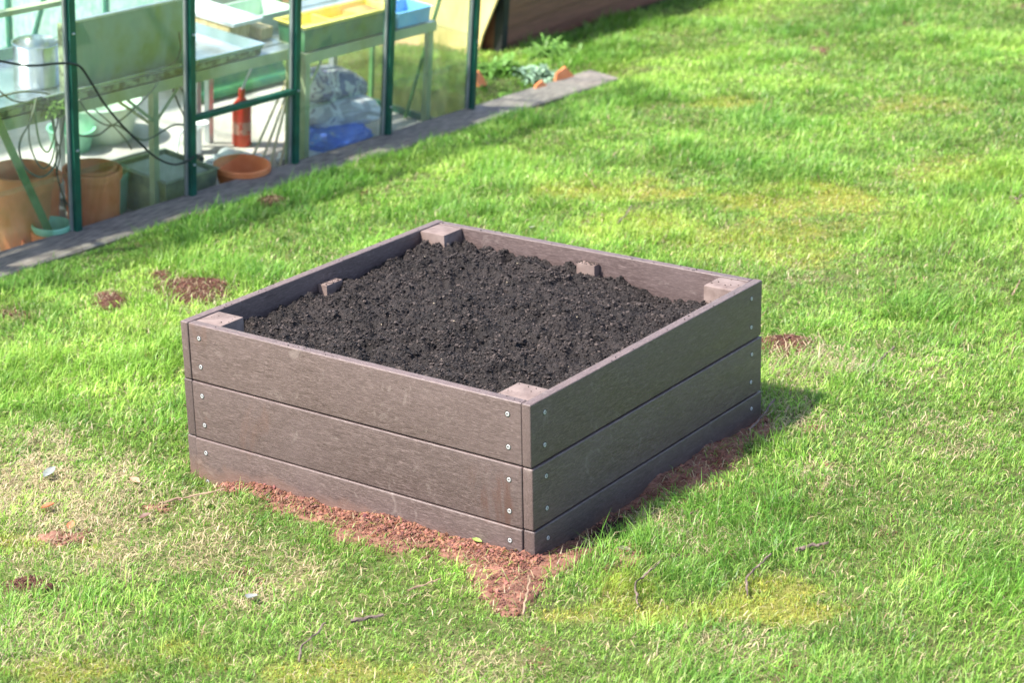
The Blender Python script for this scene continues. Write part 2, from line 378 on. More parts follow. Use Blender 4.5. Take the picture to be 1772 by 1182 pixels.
# ------------------------------------------------------------------ ground
def axis_pts(lo, hi, a, b, fine, coarse):
    return np.concatenate([-np.geomspace(coarse, -lo + a + coarse, 22)[::-1] + a + coarse - fine, np.arange(a, b, fine), np.geomspace(coarse, hi - b + coarse, 22) + b - coarse + fine])
xs = axis_pts(-150, 150, -4.2, 3.2, .022, .3); ys = axis_pts(-150, 150, -2.2, 8.6, .022, .3)
xs = np.unique(np.round(xs, 4)); ys = np.unique(np.round(ys, 4))
X, Y = np.meshgrid(xs, ys, indexing='ij'); Z = gz(np.clip(X, -60, 60), np.clip(Y, -60, 60))
near = (X > -4.2) & (X < 3.2) & (Y > -2.2) & (Y < 8.6)
Z = Z + near * .004 * fbm(X * 40, Y * 40, 9, 3)
sv = look(soilm, X, Y) * near; mv = look(moss, X, Y) * near; stv = look(straw, X, Y) * near
nn = (fbm(X * 6, Y * 6, 15) * .5 + .5)[..., None]; n3 = (fbm(X * 30, Y * 30, 16) * .5 + .5)[..., None]
col = np.array([.040, .060, .018]) * (1 - nn) + np.array([.075, .11, .024]) * nn
col = col * (1 - .45 * n3) + np.array([.13, .085, .05]) * .45 * n3
col = col + mv[..., None] * (np.array([.20, .19, .04]) - col) * .6
col = col + stv[..., None] * (np.array([.20, .15, .085]) - col) * .7
far_ = sm(.15, .4, np.maximum(np.maximum(-1 - X, X), np.maximum(-Y, Y - DD)))[..., None]; sc = np.array([.16, .080, .058]) * (1 - .4 * far_) * (.7 + .6 * n3)
col = col + np.clip(sv * 1.2, 0, 1)[..., None] * (sc - col)
far = ~near; col[far] = (.08, .16, .03)
g_o = big_mesh('ground', np.stack([X, Y, Z], -1).reshape(-1, 3), quads=grid(len(xs), len(ys)), mat=M['soil'], cols=col.reshape(-1, 3))
tag(g_o, kind='structure')

# ------------------------------------------------------------------ planter
DECO_Z = -3 * HB
bed = thing('raised_bed', (0, 0, 0), 'square raised garden bed of grey-brown recycled plastic boards filled with dark compost', 'raised bed', rot=W)
def screw(parent, p, nrm):
    p = np.array(p) + rng.uniform(-.0022, .0022, 3) * (1 - np.abs(np.array(nrm))) - np.array(nrm) * rng.uniform(0, .0004); nrm = np.array(nrm, float); a = np.cross(nrm, (0, 0, 1.)); b = np.array([0, 0, 1.])
    def disc(prof, mat, name, par):
        V = []; seg = 14
        for r, h in prof:
            for k in range(seg): V.append(p + nrm * h + r * (a * math.cos(2 * math.pi * k / seg) + b * math.sin(2 * math.pi * k / seg)))
        f = [(i * seg + k, i * seg + (k + 1) % seg, (i + 1) * seg + (k + 1) % seg, (i + 1) * seg + k) for i in range(len(prof) - 1) for k in range(seg)]
        f.append(tuple(range((len(prof) - 1) * seg, len(prof) * seg)))
        mb = MB(); mb.add(V, f); return mb
    s = disc([(.0052, -.002), (.0052, .0006), (.0047, .0014), (.0026, .0016), (.0020, -.0004), (.001, -.0004)], M['screw'], 'screw', parent)
    s.build('screw', M['screw'], parent, local=True, smooth=True)
    disc([(.0074, -.001), (.0072, .00035), (.0054, .0004), (.0052, -.001)], 0, 0, 0).build('countersink_shade', M['hole_shade'], parent, local=True)  # flat dark ring around the head; recess shade is in its colour, no hole cut
for side in ('front', 'right', 'left', 'back'):
    for k in range(3):
        z1 = -HB * k - (rng.uniform(.0004, .0018) if k else rng.uniform(0, .0012)); z0 = -HB * (k + 1) + rng.uniform(.0002, .0014); mb = MB(); pr = .0028 * k + rng.uniform(-.0005, .0005)
        xo, yo = 1.0, DD
        if side == 'front': a, b = (-xo + TB + .0012, -pr, z0), (-TB - .0012, TB, z1)
        if side == 'back': a, b = (-xo + TB + .0012, yo - TB, z0), (-TB - .0012, yo + pr, z1)
        if side == 'right': a, b = (-TB, -.0015, z0), (pr, yo + .0015, z1)
        if side == 'left': a, b = (-xo - pr, -.0015, z0), (-xo + TB, yo + .0015, z1)
        mb.box(a, b); bd = mb.build('board', M['bx' if side in ('front', 'back') else 'by'], bed, local=True, bevel=.0032, bseg=3, smooth=True)
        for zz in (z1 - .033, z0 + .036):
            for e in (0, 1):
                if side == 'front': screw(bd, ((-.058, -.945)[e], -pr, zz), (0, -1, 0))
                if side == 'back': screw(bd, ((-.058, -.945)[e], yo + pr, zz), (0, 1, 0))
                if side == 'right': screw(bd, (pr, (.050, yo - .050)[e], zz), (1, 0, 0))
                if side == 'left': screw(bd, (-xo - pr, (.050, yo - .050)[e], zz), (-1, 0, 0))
PS = .080
for cx in (-1 + TB + .001, -TB - PS - .001):
    for cy in (TB + .001, DD - TB - PS - .001):
        MB().box((cx, cy, DECO_Z + .002), (cx + PS, cy + PS, -.0035 + .001 * rng.random())).build('corner_post', M['post'], bed, local=True, bevel=.003, bseg=2, smooth=True)
pl = on_local(549.4, 483, 0, -1 + TB + .045); pb = on_local(989, 449, 1, DD - TB - .035)
MB().box((-1 + TB + .001, .462, DECO_Z), (-1 + TB + .030, .525, -.034)).build('middle_post', M['post'], bed, local=True, bevel=.003, smooth=True)
MB().box((-.513, DD - TB - .026, DECO_Z), (-.457, DD - TB - .001, -.028)).build('middle_post', M['post'], bed, local=True, bevel=.003, smooth=True)

# ------------------------------------------------------------------ compost
def clods(P, size, cols, seed=1, squash=.8):
    r = np.random.default_rng(seed); n = len(P); t = (1 + 5 ** .5) / 2
    ico = np.array([(-1, t, 0), (1, t, 0), (-1, -t, 0), (1, -t, 0), (0, -1, t), (0, 1, t), (0, -1, -t), (0, 1, -t), (t, 0, -1), (t, 0, 1), (-t, 0, -1), (-t, 0, 1)]) / 1.902
    fc = np.array([(0, 11, 5), (0, 5, 1), (0, 1, 7), (0, 7, 10), (0, 10, 11), (1, 5, 9), (5, 11, 4), (11, 10, 2), (10, 7, 6), (7, 1, 8), (3, 9, 4), (3, 4, 2), (3, 2, 6), (3, 6, 8), (3, 8, 9), (4, 9, 5), (2, 4, 11), (6, 2, 10), (8, 6, 7), (9, 8, 1)])
    a = r.random(n) * 6.28; b = r.random(n) * 6.28
    V = ico[None] * (1 + r.normal(0, .22, (n, 12, 1))); V = V * size[:, None, None] * (1 + r.normal(0, .18, (n, 1, 3))); 
    ca, sa, cb, sb = np.cos(a)[:, None], np.sin(a)[:, None], np.cos(b)[:, None], np.sin(b)[:, None]
    x, y, z = V[..., 0], V[..., 1], V[..., 2]; x, y = x * ca - y * sa, x * sa + y * ca; y, z = y * cb - z * sb, y * sb + z * cb
    V = np.stack([x, y, z * squash], -1) + P[:, None]
    Fc = (fc[None] + (np.arange(n) * 12)[:, None, None]).reshape(-1, 3)
    return V.reshape(-1, 3), Fc, np.repeat(cols, 12, 0)
def compost_z(x, y):     # planter axes
    cx = (x + .5) / .45; cy = (y - .5) / .45
    z = -.070 + .030 * np.exp(-(cx ** 2 + cy ** 2) * .8)
    z = z + .012 * sm(-.75, -.98, x) * sm(.6, .95, y) + .016 * np.exp(-((x + .78) / .2) ** 2 - ((y - .88) / .2) ** 2)
    z = z - .030 * np.exp(-((x + .24) / .11) ** 2 - ((y - .95) / .13) ** 2)
    z = z + .014 * np.exp(-((x + .07) / .1) ** 2 - ((y - .84) / .1) ** 2) + .018 * sm(.25, .0, y)
    z = z + .011 * fbm(x * 7, y * 7, 60, 3)
    return z
nx = 540; a = np.linspace(-1 + TB - .001, -TB + .001, nx); b = np.linspace(TB - .001, DD - TB + .001, nx)
cxg, cyg = np.meshgrid(a, b, indexing='ij'); cz = compost_z(cxg, cyg)
wx = cxg + .01 * fbm(cxg * 25, cyg * 25, 71); wy = cyg + .01 * fbm(cxg * 25, cyg * 25, 72)
lump = lambda f_, a_, k_: a_ * (.62 - worley(wx * f_, wy * f_, k_))
relief = lump(13, .022, 5) * (.2 + 1.4 * vnoise(wx * 7, wy * 7, 3)) + lump(31, .017, 6) * (.1 + 1.6 * vnoise(wx * 15, wy * 15, 4)) + lump(66, .0065, 8) * (.3 + 1.2 * vnoise(wx * 30, wy * 30, 14)); relief = relief * 1.08; relief = relief - relief.mean()
cz = cz + relief + lump(150, .0035, 9) + .0025 * fbm(cxg * 160, cyg * 160, 66, 3)
cz = np.minimum(cz, -.004)
cvar = (fbm(cxg * 12, cyg * 12, 81) * .5 + .5)[..., None]
ccol = np.array([.0085, .0066, .0062]) * (1 - cvar) + np.array([.022, .0170, .0160]) * cvar
ccol = ccol * (.75 + .5 * (fbm(cxg * 60, cyg * 60, 83) * .5 + .5)[..., None])
V0 = np.stack([cxg, cyg, cz], -1).reshape(-1, 3); Q0 = grid(nx, nx); C0 = ccol.reshape(-1, 3)
n = 100000; px = rng.uniform(-1 + TB + .004, -TB - .004, n); py = rng.uniform(TB + .004, DD - TB - .004, n)
clump = fbm(px * 14, py * 14, 90) * .5 + .5
sz = np.exp(rng.normal(math.log(.00145), .48, n)) * (.7 + .8 * clump); sz = np.clip(sz, .0008, .006)
big = rng.random(n) < .02; sz = np.where(big, sz * 1.9, sz); sz = np.minimum(sz, .0048)
ii = np.clip(((px - a[0]) / (a[1] - a[0])).round().astype(int), 0, nx - 1); jj = np.clip(((py - b[0]) / (b[1] - b[0])).round().astype(int), 0, nx - 1)
pz = cz[ii, jj] + sz * .35; rl = relief[ii, jj]; kc = rng.random(n) < .25 + .75 * sm(-.004, .014, rl) * (fbm(px * 9, py * 9, 97) * .5 + .6); px, py, pz, sz = px[kc], py[kc], pz[kc], sz[kc]; n = len(px)
br = rng.random((n, 1)) ** 2.2; cc = np.array([.008, .0065, .0068]) + br * np.array([.064, .049, .043]); 
wn = rng.random(n) < .0006; cc[wn] = (.22, .18, .13)
ex = []                                        # crumbs spilt on the posts and the rim
for (xa, xb_, ya, yb_, zz, q) in [(-.513, -.457, DD - TB - .026, DD - TB - .002, -.028, 90), (-1 + TB, -1 + TB + .029, .463, .524, -.034, 45), (-1 + TB, -1 + TB + .08, TB, TB + .08, -.0025, 9), (-TB - .08, -TB, TB, TB + .08, -.0025, 9), (-TB - .08, -TB, DD - TB - .08, DD - TB, -.0025, 12), (-.98, -.02, .003, TB - .003, 0, 22), (-.98, -.02, DD - TB, DD, 0, 40), (-1, -1 + TB, .1, .9, 0, 22), (-TB, 0, .1, .9, 0, 18)]:
    ex.append(np.stack([rng.uniform(xa, xb_, q), rng.uniform(ya, yb_, q), np.full(q, zz)], 1))
ex = np.vstack(ex); es = rng.uniform(.0006, .0019, len(ex)); ex[:, 2] += es * .5
px = np.concatenate([px, ex[:, 0]]); py = np.concatenate([py, ex[:, 1]]); pz = np.concatenate([pz, ex[:, 2]]); sz = np.concatenate([sz, es]); cc = np.vstack([cc, np.tile([.035, .027, .024], (len(ex), 1))])
V1, T1, C1 = clods(np.stack([px, py, pz], 1), sz, cc, 5)
Vc = np.vstack([V0, V1]) @ W.T
co = big_mesh('compost', Vc, quads=Q0, tris=T1 + len(V0), mat=M['compost'], cols=np.vstack([C0, C1]), smooth=False)
tag(co, 'dark crumbly compost filling the raised bed', 'compost', kind='stuff')
# crumbs lying on the middle posts
# ------------------------------------------------------------------ dug soil around the planter
def local_xy(x, y, z):
    return W[0, 0] * x + W[1, 0] * y + W[2, 0] * z, W[0, 1] * x + W[1, 1] * y + W[2, 1] * z
sxg, syg = np.meshgrid(np.arange(-1.15, .55, .0038), np.arange(-.5, 1.2, .0038), indexing='ij')
szg = gz(sxg, syg); smk = look(soilm, sxg, syg); lxg, lyg = local_xy(sxg, syg, szg)
nz1 = lambda f_, k_: .62 - worley(sxg * f_ + .3 * fbm(sxg * 30, syg * 30, k_), syg * f_, k_)
rough_ = .010 * nz1(22, 3) * (.4 + vnoise(sxg * 12, syg * 12, 2)) + .007 * nz1(60, 4) + .0045 * nz1(125, 6)
sh_ = szg + .003 + rough_ * (.3 + .7 * vnoise(sxg * 7, syg * 7, 12)) - .02 * (1 - sm(.12, .5, smk))
ins = (lxg > -1 + .012) & (lxg < -.012) & (lyg > .012) & (lyg < DD - .012)
Qs = grid(*sxg.shape); okv = ((smk > .08) & ~ins).ravel(); Qs = Qs[okv[Qs].all(1)]
used = np.zeros(okv.size, bool); used[Qs.ravel()] = True; remap = np.cumsum(used) - 1
hv = (fbm(sxg * 45, syg * 45, 44, 3) * .5 + .5)[..., None]; hw = (fbm(sxg * 6, syg * 6, 45, 3) * .5 + .5)[..., None]
scol = (np.array([.125, .060, .044]) * (1 - hw) + np.array([.225, .115, .080]) * hw) * (.7 + .6 * hv)
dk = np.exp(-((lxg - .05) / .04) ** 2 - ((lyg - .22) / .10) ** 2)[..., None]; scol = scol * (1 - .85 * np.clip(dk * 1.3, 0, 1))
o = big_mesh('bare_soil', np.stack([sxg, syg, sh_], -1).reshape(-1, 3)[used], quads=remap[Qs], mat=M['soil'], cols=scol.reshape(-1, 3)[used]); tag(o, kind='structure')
# crumbs
ind = np.argwhere(soilm > .25); 
def soil_points(n, lo=.25):
    k = ind[rng.integers(0, len(ind), n)]; p = np.stack([MX0 + (k[:, 0] + rng.random(n) - .5) * MR, MY0 + (k[:, 1] + rng.random(n) - .5) * MR], 1)
    keep = rng.random(n) < look(soilm, p[:, 0], p[:, 1]); p = p[keep]
    lx = W[0, 0] * p[:, 0] + W[1, 0] * p[:, 1] - .04; ly = p[:, 1] - .01
    out = ~((lx > -1.0) & (lx < 0) & (ly > 0) & (ly < DD)); return p[out]
def local_xy(x, y, z):
    return W[0, 0] * x + W[1, 0] * y + W[2, 0] * z, W[0, 1] * x + W[1, 1] * y + W[2, 1] * z
p = soil_points(100000); z = gz(p[:, 0], p[:, 1]); lx, ly = local_xy(p[:, 0], p[:, 1], z)
ok = ~((lx > -1.002) & (lx < .002) & (ly > -.002) & (ly < DD + .002)); p = p[ok]; z = z[ok]; lx = lx[ok]; ly = ly[ok]
near_front = np.exp(-(np.where((ly < 0), -ly, .5) / .06) ** 2) * (lx < .03) * (lx > -1)
s_ = np.clip(np.exp(rng.normal(math.log(.0012), .55, len(p))) * (.8 + .9 * near_front), .0006, .006)
dcol = np.array([.175, .080, .056]) * (.55 + .85 * rng.random((len(p), 1))) + rng.normal(0, .006, (len(p), 3))
away = sm(.25, .5, np.maximum(np.maximum(-1 - lx, lx), np.maximum(-ly, ly - DD)))[:, None]; dcol = dcol * (1 - away * .45) + 0 * away
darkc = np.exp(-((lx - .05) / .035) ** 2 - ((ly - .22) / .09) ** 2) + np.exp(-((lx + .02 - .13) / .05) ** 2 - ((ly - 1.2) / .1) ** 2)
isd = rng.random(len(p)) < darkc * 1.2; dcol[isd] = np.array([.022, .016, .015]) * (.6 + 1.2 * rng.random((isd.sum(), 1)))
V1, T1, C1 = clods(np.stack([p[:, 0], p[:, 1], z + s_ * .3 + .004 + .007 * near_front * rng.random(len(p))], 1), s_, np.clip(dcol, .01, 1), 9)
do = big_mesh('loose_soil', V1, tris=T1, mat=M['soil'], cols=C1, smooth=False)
tag(do, 'crumbly red soil thrown up along the foot of the raised bed and in bare patches', 'soil', kind='stuff')

# ------------------------------------------------------------------ grass
def blades(x, y, ang, lean, L, wd_, cols, z=None):
    n = len(x); z = gz(x, y) - .003 if z is None else z
    up = np.array([0, 0, 1.]); d = np.stack([np.cos(ang), np.sin(ang), PA * np.cos(ang)], 1)
    s = np.stack([-np.sin(ang), np.cos(ang), 0 * ang], 1)
    tw = rng.uniform(-.9, .9, n)[:, None]; s = s * np.cos(tw) + d * np.sin(tw)
    b = np.stack([x, y, z], 1); a1 = (lean * .55)[:, None]; a2 = (lean * 1.45)[:, None]; L_ = L[:, None]; w_ = wd_[:, None]
    mid = b + L_ * .5 * (np.cos(a1) * up + np.sin(a1) * d); tip = mid + L_ * .5 * (np.cos(a2) * up + np.sin(a2) * d)
    V = np.stack([b - s * w_ * .5, b + s * w_ * .5, mid + s * w_ * .42, mid - s * w_ * .42, tip], 1).reshape(-1, 3)
    k = np.arange(n)[:, None] * 5
    Cc = np.repeat(cols, 5, 0)
    return V, k + np.array([[0, 1, 2, 3]]), k + np.array([[3, 2, 4]]), Cc
NT = 185000
TX0, TX1, TY0, TY1 = -2.82, 2.7, -1.9, 8.4
tx = rng.uniform(TX0 - 1.6, TX1, NT * 2); ty = rng.uniform(TY0, TY1, NT * 2)
tz = gz(tx, ty); pr = project(np.stack([tx, ty, tz], 1)); dist = pr[:, 2]
inview = (pr[:, 0] > -90) & (pr[:, 0] < 1862) & (pr[:, 1] > -60) & (pr[:, 1] < 1290) & (dist > 1)
dens = np.where(inview, np.clip(1.25 - (dist - 3.5) * .11, .5, 1), .16)
sl_ = -2.80 + .036 * (ty - 1.5)
insl = (tx < sl_) & (tx > sl_ - .165) & (ty < 4.60)
okx = (tx > sl_) | ~insl & ( ((ty > 4.0) & (tx > -3.50 - .06 * (ty - 4.86)) & (tx > -3.5)) | ((ty > 3.93) & (ty < 4.85) & (tx > -4.2)))
lx, ly = local_xy(tx, ty, tz)
outb = ~((lx > -1.012) & (lx < .012) & (ly > -.012) & (ly < DD + .012))
sm_ = look(soilm, tx, ty); gap = fbm(tx * 11, ty * 11, 21, 3) * .5 + .5
dens = dens * np.clip(1.05 - 1.15 * sm_, .0, 1) * np.where(gap < .28, .6, 1)
keep = okx & outb & (rng.random(len(tx)) < dens)
tx, ty, dist = tx[keep], ty[keep], dist[keep]; nt_ = len(tx)
mo = look(moss, tx, ty); stw = look(straw, tx, ty); so_ = look(soilm, tx, ty)
lush = np.clip(fbm(tx * 3.1, ty * 3.1, 25, 3) * 1.1 + .5, 0, 1); hue = np.clip(fbm(tx * 1.7, ty * 1.7, 28, 3) * .9 + .5, 0, 1)
wind = 1.2 + 5 * fbm(tx * 3.2, ty * 3.2, 27, 3) + rng.normal(0, .9, nt_)
K = np.where(rng.random(nt_) < .5, 4, 5); K = 5
rep = lambda q: np.repeat(q, K, 0)
N = nt_ * K; offa = rng.random(N) * 6.283; offr = np.sqrt(rng.random(N)) * .016
bx_ = rep(tx) + offr * np.cos(offa); by_ = rep(ty) + offr * np.sin(offa)
vx = np.cos(rep(wind)) * .7 + np.cos(offa) * .8; vy = np.sin(rep(wind)) * .7 + np.sin(offa) * .8
ang = np.arctan2(vy, vx) + rng.normal(0, .35, N)
Lb = (.016 + .030 * rep(lush) + .014 * rep(sm(.62, 1., lush))) * rng.uniform(.6, 1.3, N) * rep(rng.uniform(.75, 1.25, nt_)) * (1 - .42 * rep(mo)) * (1 + .12 * rep(stw))
longb = rng.random(N) < .035; Lb = np.where(longb, Lb * 1.45 + .008, Lb)
lean = np.abs(rng.normal(.78, .38, N)) + .30 * rep(stw)
wdt = rng.uniform(.0013, .0027, N) * np.clip(rep(dist) / 4.6, .9, 1.9)
cg = [np.array(c) for c in [(.078, .205, .026), (.165, .345, .045), (.300, .440, .095), (.380, .410, .060), (.44, .37, .23), (.24, .15, .09)]]
t_ = rng.random(nt_); tuft = np.where((t_ < .45)[:, None], cg[1], np.where((t_ < .78)[:, None], cg[2], cg[0]))
tuft = tuft * (.72 + .5 * hue[:, None]) + np.array([.035, .03, 0]) * hue[:, None]; fz_ = np.clip(fbm(tx * 7, ty * 7, 29, 3) + .5, 0, 1)[:, None]; tuft = tuft * (.78 + .44 * fz_); yz = np.clip((sm(-.8, 1.2, tx) * sm(1.5, 4, ty))[:, None] * (.3 + fz_), 0, .5); lu = sm(.62, 1., lush)[:, None]; tuft = tuft + (cg[0] * 1.3 - tuft) * lu * .5; tuft = tuft + (cg[3] - tuft) * yz * .55
tuft = tuft + (cg[3] - tuft) * np.clip(mo * .6 + (hue > .8) * .12, 0, 1)[:, None]
c = rep(tuft) * rng.uniform(.72, 1.3, (N, 1))
r_ = rng.random(N); isS = r_ < (.032 + .62 * rep(stw) + .30 * np.clip(rep(so_), 0, 1)); c[isS] = cg[4] * rng.uniform(.5, 1.25, (isS.sum(), 1))
isB = r_ > .988; c[isB] = cg[5] * rng.uniform(.7, 1.5, (isB.sum(), 1)); lean = np.where(isS, lean + .55, lean); lean = np.clip(lean, 0, 1.5)
V, Qd, Tr, Cc = blades(bx_, by_, ang, lean, Lb, wdt, np.clip(c, .01, .9))
# short moss and creeping growth between the blades
k = np.argwhere(moss > .15); nM = 45000; kk = k[rng.integers(0, len(k), nM)]
mx = MX0 + (kk[:, 0] + rng.random(nM) - .5) * MR; my = MY0 + (kk[:, 1] + rng.random(nM) - .5) * MR
kp = (rng.random(nM) < look(moss, mx, my)); lx, ly = local_xy(mx, my, gz(mx, my)); kp &= ~((lx > -1.01) & (lx < .01) & (ly > -.01) & (ly < DD + .01)); mx = mx[kp]; my = my[kp]
mc = np.array([.36, .37, .07]) * rng.uniform(.6, 1.35, (len(mx), 1)) + np.array([.08, .0, .0]) * rng.random((len(mx), 1))
V2, Q2, T2, C2 = blades(mx, my, rng.random(len(mx)) * 6.28, np.abs(rng.normal(.6, .4, len(mx))), rng.uniform(.006, .014, len(mx)), rng.uniform(.002, .0035, len(mx)), mc)
# short understorey between the tufts
nU = 400000; nF = 230000; ux = np.concatenate([rng.uniform(TX0, TX1, nF), rng.uniform(-1.9, 1.7, nU - nF)]); uy = np.concatenate([rng.uniform(TY0, TY1, nF), rng.uniform(-1.6, 1.7, nU - nF)]); uz = gz(ux, uy); pr = project(np.stack([ux, uy, uz], 1))
lx, ly = local_xy(ux, uy, uz); inv = (pr[:, 0] > -60) & (pr[:, 0] < 1832) & (pr[:, 1] > -40) & (pr[:, 1] < 1250)
kp = inv & (ux > -2.775 + .036 * (uy - 1.5)) & ~((lx > -1.01) & (lx < .01) & (ly > -.01) & (ly < DD + .01)) & (rng.random(nU) < np.clip(1.0 - 1.15 * look(soilm, ux, uy), .0, 1)); ux, uy, pr = ux[kp], uy[kp], pr[kp]
us = look(straw, ux, uy); um = look(moss, ux, uy); nU = len(ux); hu = np.clip(fbm(ux * 8, uy * 8, 95, 3) + .5, 0, 1)[:, None]
uc = (np.array([.080, .185, .026]) * (1 - hu) + np.array([.210, .335, .055]) * hu); uc = uc + (np.array([.30, .33, .06]) - uc) * um[:, None] * .7
iS = rng.random(nU) < .07 + .5 * us; uc[iS] = (.44, .36, .21); uc = uc * rng.uniform(.6, 1.35, (nU, 1))
V3, Q3, T3, C3 = blades(ux, uy, rng.random(nU) * 6.28, np.where(iS, rng.uniform(.9, 1.5, nU), np.abs(rng.normal(.75, .35, nU))), rng.uniform(.010, .024, nU) * np.where(iS, 1.9, 1), rng.uniform(.0016, .003, nU) * np.clip(pr[:, 2] / 4.6, .9, 2), np.clip(uc, .01, .9))
# straw and grass clippings trodden into the dug soil
sp_ = soil_points(9000); sp_ = sp_[rng.random(len(sp_)) < .30 * (.3 + 1.4 * vnoise(sp_[:, 0] * 6, sp_[:, 1] * 6, 55))]; lx, ly = local_xy(sp_[:, 0], sp_[:, 1], gz(sp_[:, 0], sp_[:, 1])); sp_ = sp_[~((lx > -1.02) & (lx < .02) & (ly > -.02) & (ly < DD + .02))]; nS = len(sp_)
scc = np.where((rng.random(nS) < .3)[:, None], np.array([.20, .30, .06]), np.array([.42, .33, .20])) * rng.uniform(.5, 1.2, (nS, 1))
V4, Q4, T4, C4 = blades(sp_[:, 0], sp_[:, 1], rng.random(nS) * 6.28, rng.uniform(1.1, 1.5, nS), rng.uniform(.012, .042, nS), rng.uniform(.0012, .0024, nS), scc, gz(sp_[:, 0], sp_[:, 1]) + .006)
V3 = np.vstack([V3, V4]); Q3 = np.vstack([Q3, Q4 + len(V3) - len(V4)]); T3 = np.vstack([T3, T4 + len(V3) - len(V4)]); C3 = np.vstack([C3, C4])
o2 = len(V); o3 = len(V) + len(V2)
go = big_mesh('grass', np.vstack([V, V2, V3]), quads=np.vstack([Qd, Q2 + o2, Q3 + o3]), tris=np.vstack([Tr, T2 + o2, T3 + o3]), mat=M['blade'], cols=np.vstack([Cc, C2, C3]))
tag(go, 'sloping lawn of bright green grass with moss and straw-coloured patches', 'grass', kind='stuff')
print('blades', N + len(mx))
# ================================================================== greenhouse
def glass_mat(name, haze, algae, lowcol=(.30, .31, .09), tint=(.97, 1, .98), hazecol=(.72, .76, .70), scale=6):
    mt = bpy.data.materials.new(name); mt.use_nodes = True; n = mt.node_tree; n.nodes.clear()
    out = nd(n, 'ShaderNodeOutputMaterial'); tr = nd(n, 'ShaderNodeBsdfTransparent'); tr.inputs[0].default_value = (*tint, 1)
    gl = nd(n, 'ShaderNodeBsdfGlossy'); gl.inputs['Roughness'].default_value = .03
    lw = nd(n, 'ShaderNodeLayerWeight'); lw.inputs[0].default_value = .5; fz = nd(n, 'ShaderNodeMath', operation='POWER'); n.links.new(lw.outputs['Facing'], fz.inputs[0]); fz.inputs[1].default_value = 4.5
    m1 = nd(n, 'ShaderNodeMixShader'); n.links.new(fz.outputs[0], m1.inputs[0]); n.links.new(tr.outputs[0], m1.inputs[1]); n.links.new(gl.outputs[0], m1.inputs[2])
    no = noise(n, scale, 7, (1, 1, .5), .7, dist=.6)
    fr_ = ramp(n, no.outputs[0], [(.38, g(haze)), (.66, g(algae))])
    cr = ramp(n, no.outputs[0], [(.40, hazecol), (.60, lowcol)])
    df = nd(n, 'ShaderNodeBsdfDiffuse'); n.links.new(cr.outputs[0], df.inputs[0]); tl = nd(n, 'ShaderNodeBsdfTranslucent'); n.links.new(cr.outputs[0], tl.inputs[0])
    m2 = nd(n, 'ShaderNodeMixShader'); m2.inputs[0].default_value = .62; n.links.new(df.outputs[0], m2.inputs[1]); n.links.new(tl.outputs[0], m2.inputs[2])
    m3 = nd(n, 'ShaderNodeMixShader'); n.links.new(fr_.outputs[0], m3.inputs[0]); n.links.new(m1.outputs[0], m3.inputs[1]); n.links.new(m2.outputs[0], m3.inputs[2])
    n.links.new(m3.outputs[0], out.inputs[0]); return mt
M['gclear'] = glass_mat('greenhouse_glass', .03, .13)
M['groof'] = glass_mat('clean_roof_glass', .0, .015)
M['galgae'] = glass_mat('greenhouse_glass_with_algae', .04, .18)
M['gend'] = glass_mat('end_glass_with_olive_algae', .16, .36, (.30, .29, .09), hazecol=(.46, .42, .20), scale=4)
M['gmint'] = glass_mat('frosted_mint_glass', .62, .80, (.38, .68, .54), hazecol=(.70, .84, .78), scale=60)
M['glow'] = glass_mat('green_tinted_glass', .70, .85, (.16, .50, .33), hazecol=(.30, .62, .45), scale=8)
M['frame'] = pm('dark_green_enamel', (.004, .060, .042), (.010, .105, .070), 14, .38, bst=.1)
M['frame2'] = pm('light_green_enamel', (.03, .26, .17), (.05, .34, .22), 14, .4, bst=.1)
M['algbar'] = pm('algae_green_bar', (.055, .15, .045), (.10, .24, .075), 12, .55)
M['alu'] = pm('weathered_aluminium', (.42, .45, .47), (.62, .65, .68), 12, .38, .85, .1)
M['alug'] = pm('aluminium_with_green_film', (.30, .36, .20), (.44, .50, .30), 6, .55, .15, .15)
M['aluk'] = pm('algae_blackened_aluminium', (.08, .09, .05), (.30, .36, .20), 30, .6, .1, .3, lo=.42, hi=.58)
M['tray'] = pm('wet_galvanised_tray', (.40, .46, .52), (.60, .66, .72), 5, .22, .8, .15)
M['sage'] = pm('sage_green_sheet', (.16, .26, .12), (.20, .31, .15), 3, .6, bst=.1, bscale=40)
M['steel'] = pm('stainless_pot', (.62, .62, .58), (.80, .80, .76), 6, .2, 1, .05, (1, 1, 4))
M['cable'] = pm('black_cable', (.012, .013, .012), (.03, .032, .028), 30, .5, 0, 0)
M['hose'] = pm('grey_green_hose', (.07, .085, .06), (.15, .17, .12), 20, .6, 0, 0)
M['terra'] = pm('terracotta', (.72, .19, .055), (.86, .31, .12), 9, .75, bst=.25)
M['terrad'] = pm('algae_stained_terracotta', (.62, .26, .08), (.80, .27, .10), 7, .8, bst=.25)
M['mint'] = pm('mint_plastic', (.20, .50, .33), (.30, .60, .42), 6, .4, bst=.05)
M['mintp'] = pm('pale_mint_plastic', (.42, .56, .44), (.55, .68, .55), 6, .5, bst=.05)
M['gtrough'] = pm('dark_green_plastic', (.006, .10, .06), (.06, .19, .065), 14, .4, bst=.1)
M['yellow'] = pm('yellow_plastic', (.74, .60, .07), (.84, .72, .18), 6, .4, bst=.05)
M['blue'] = pm('light_blue_plastic', (.09, .36, .70), (.20, .50, .80), 5, .35, bst=.05)
M['white'] = pm('white_plastic', (.72, .74, .76), (.84, .85, .86), 5, .4, bst=.05)
M['coir'] = pm('fibre_pots', (.46, .33, .15), (.74, .58, .32), 60, .85, bst=.4, stretch=(1, 1, .3))
M['red'] = pm('red_plastic', (.55, .02, .012), (.68, .045, .025), 8, .32, bst=.05)
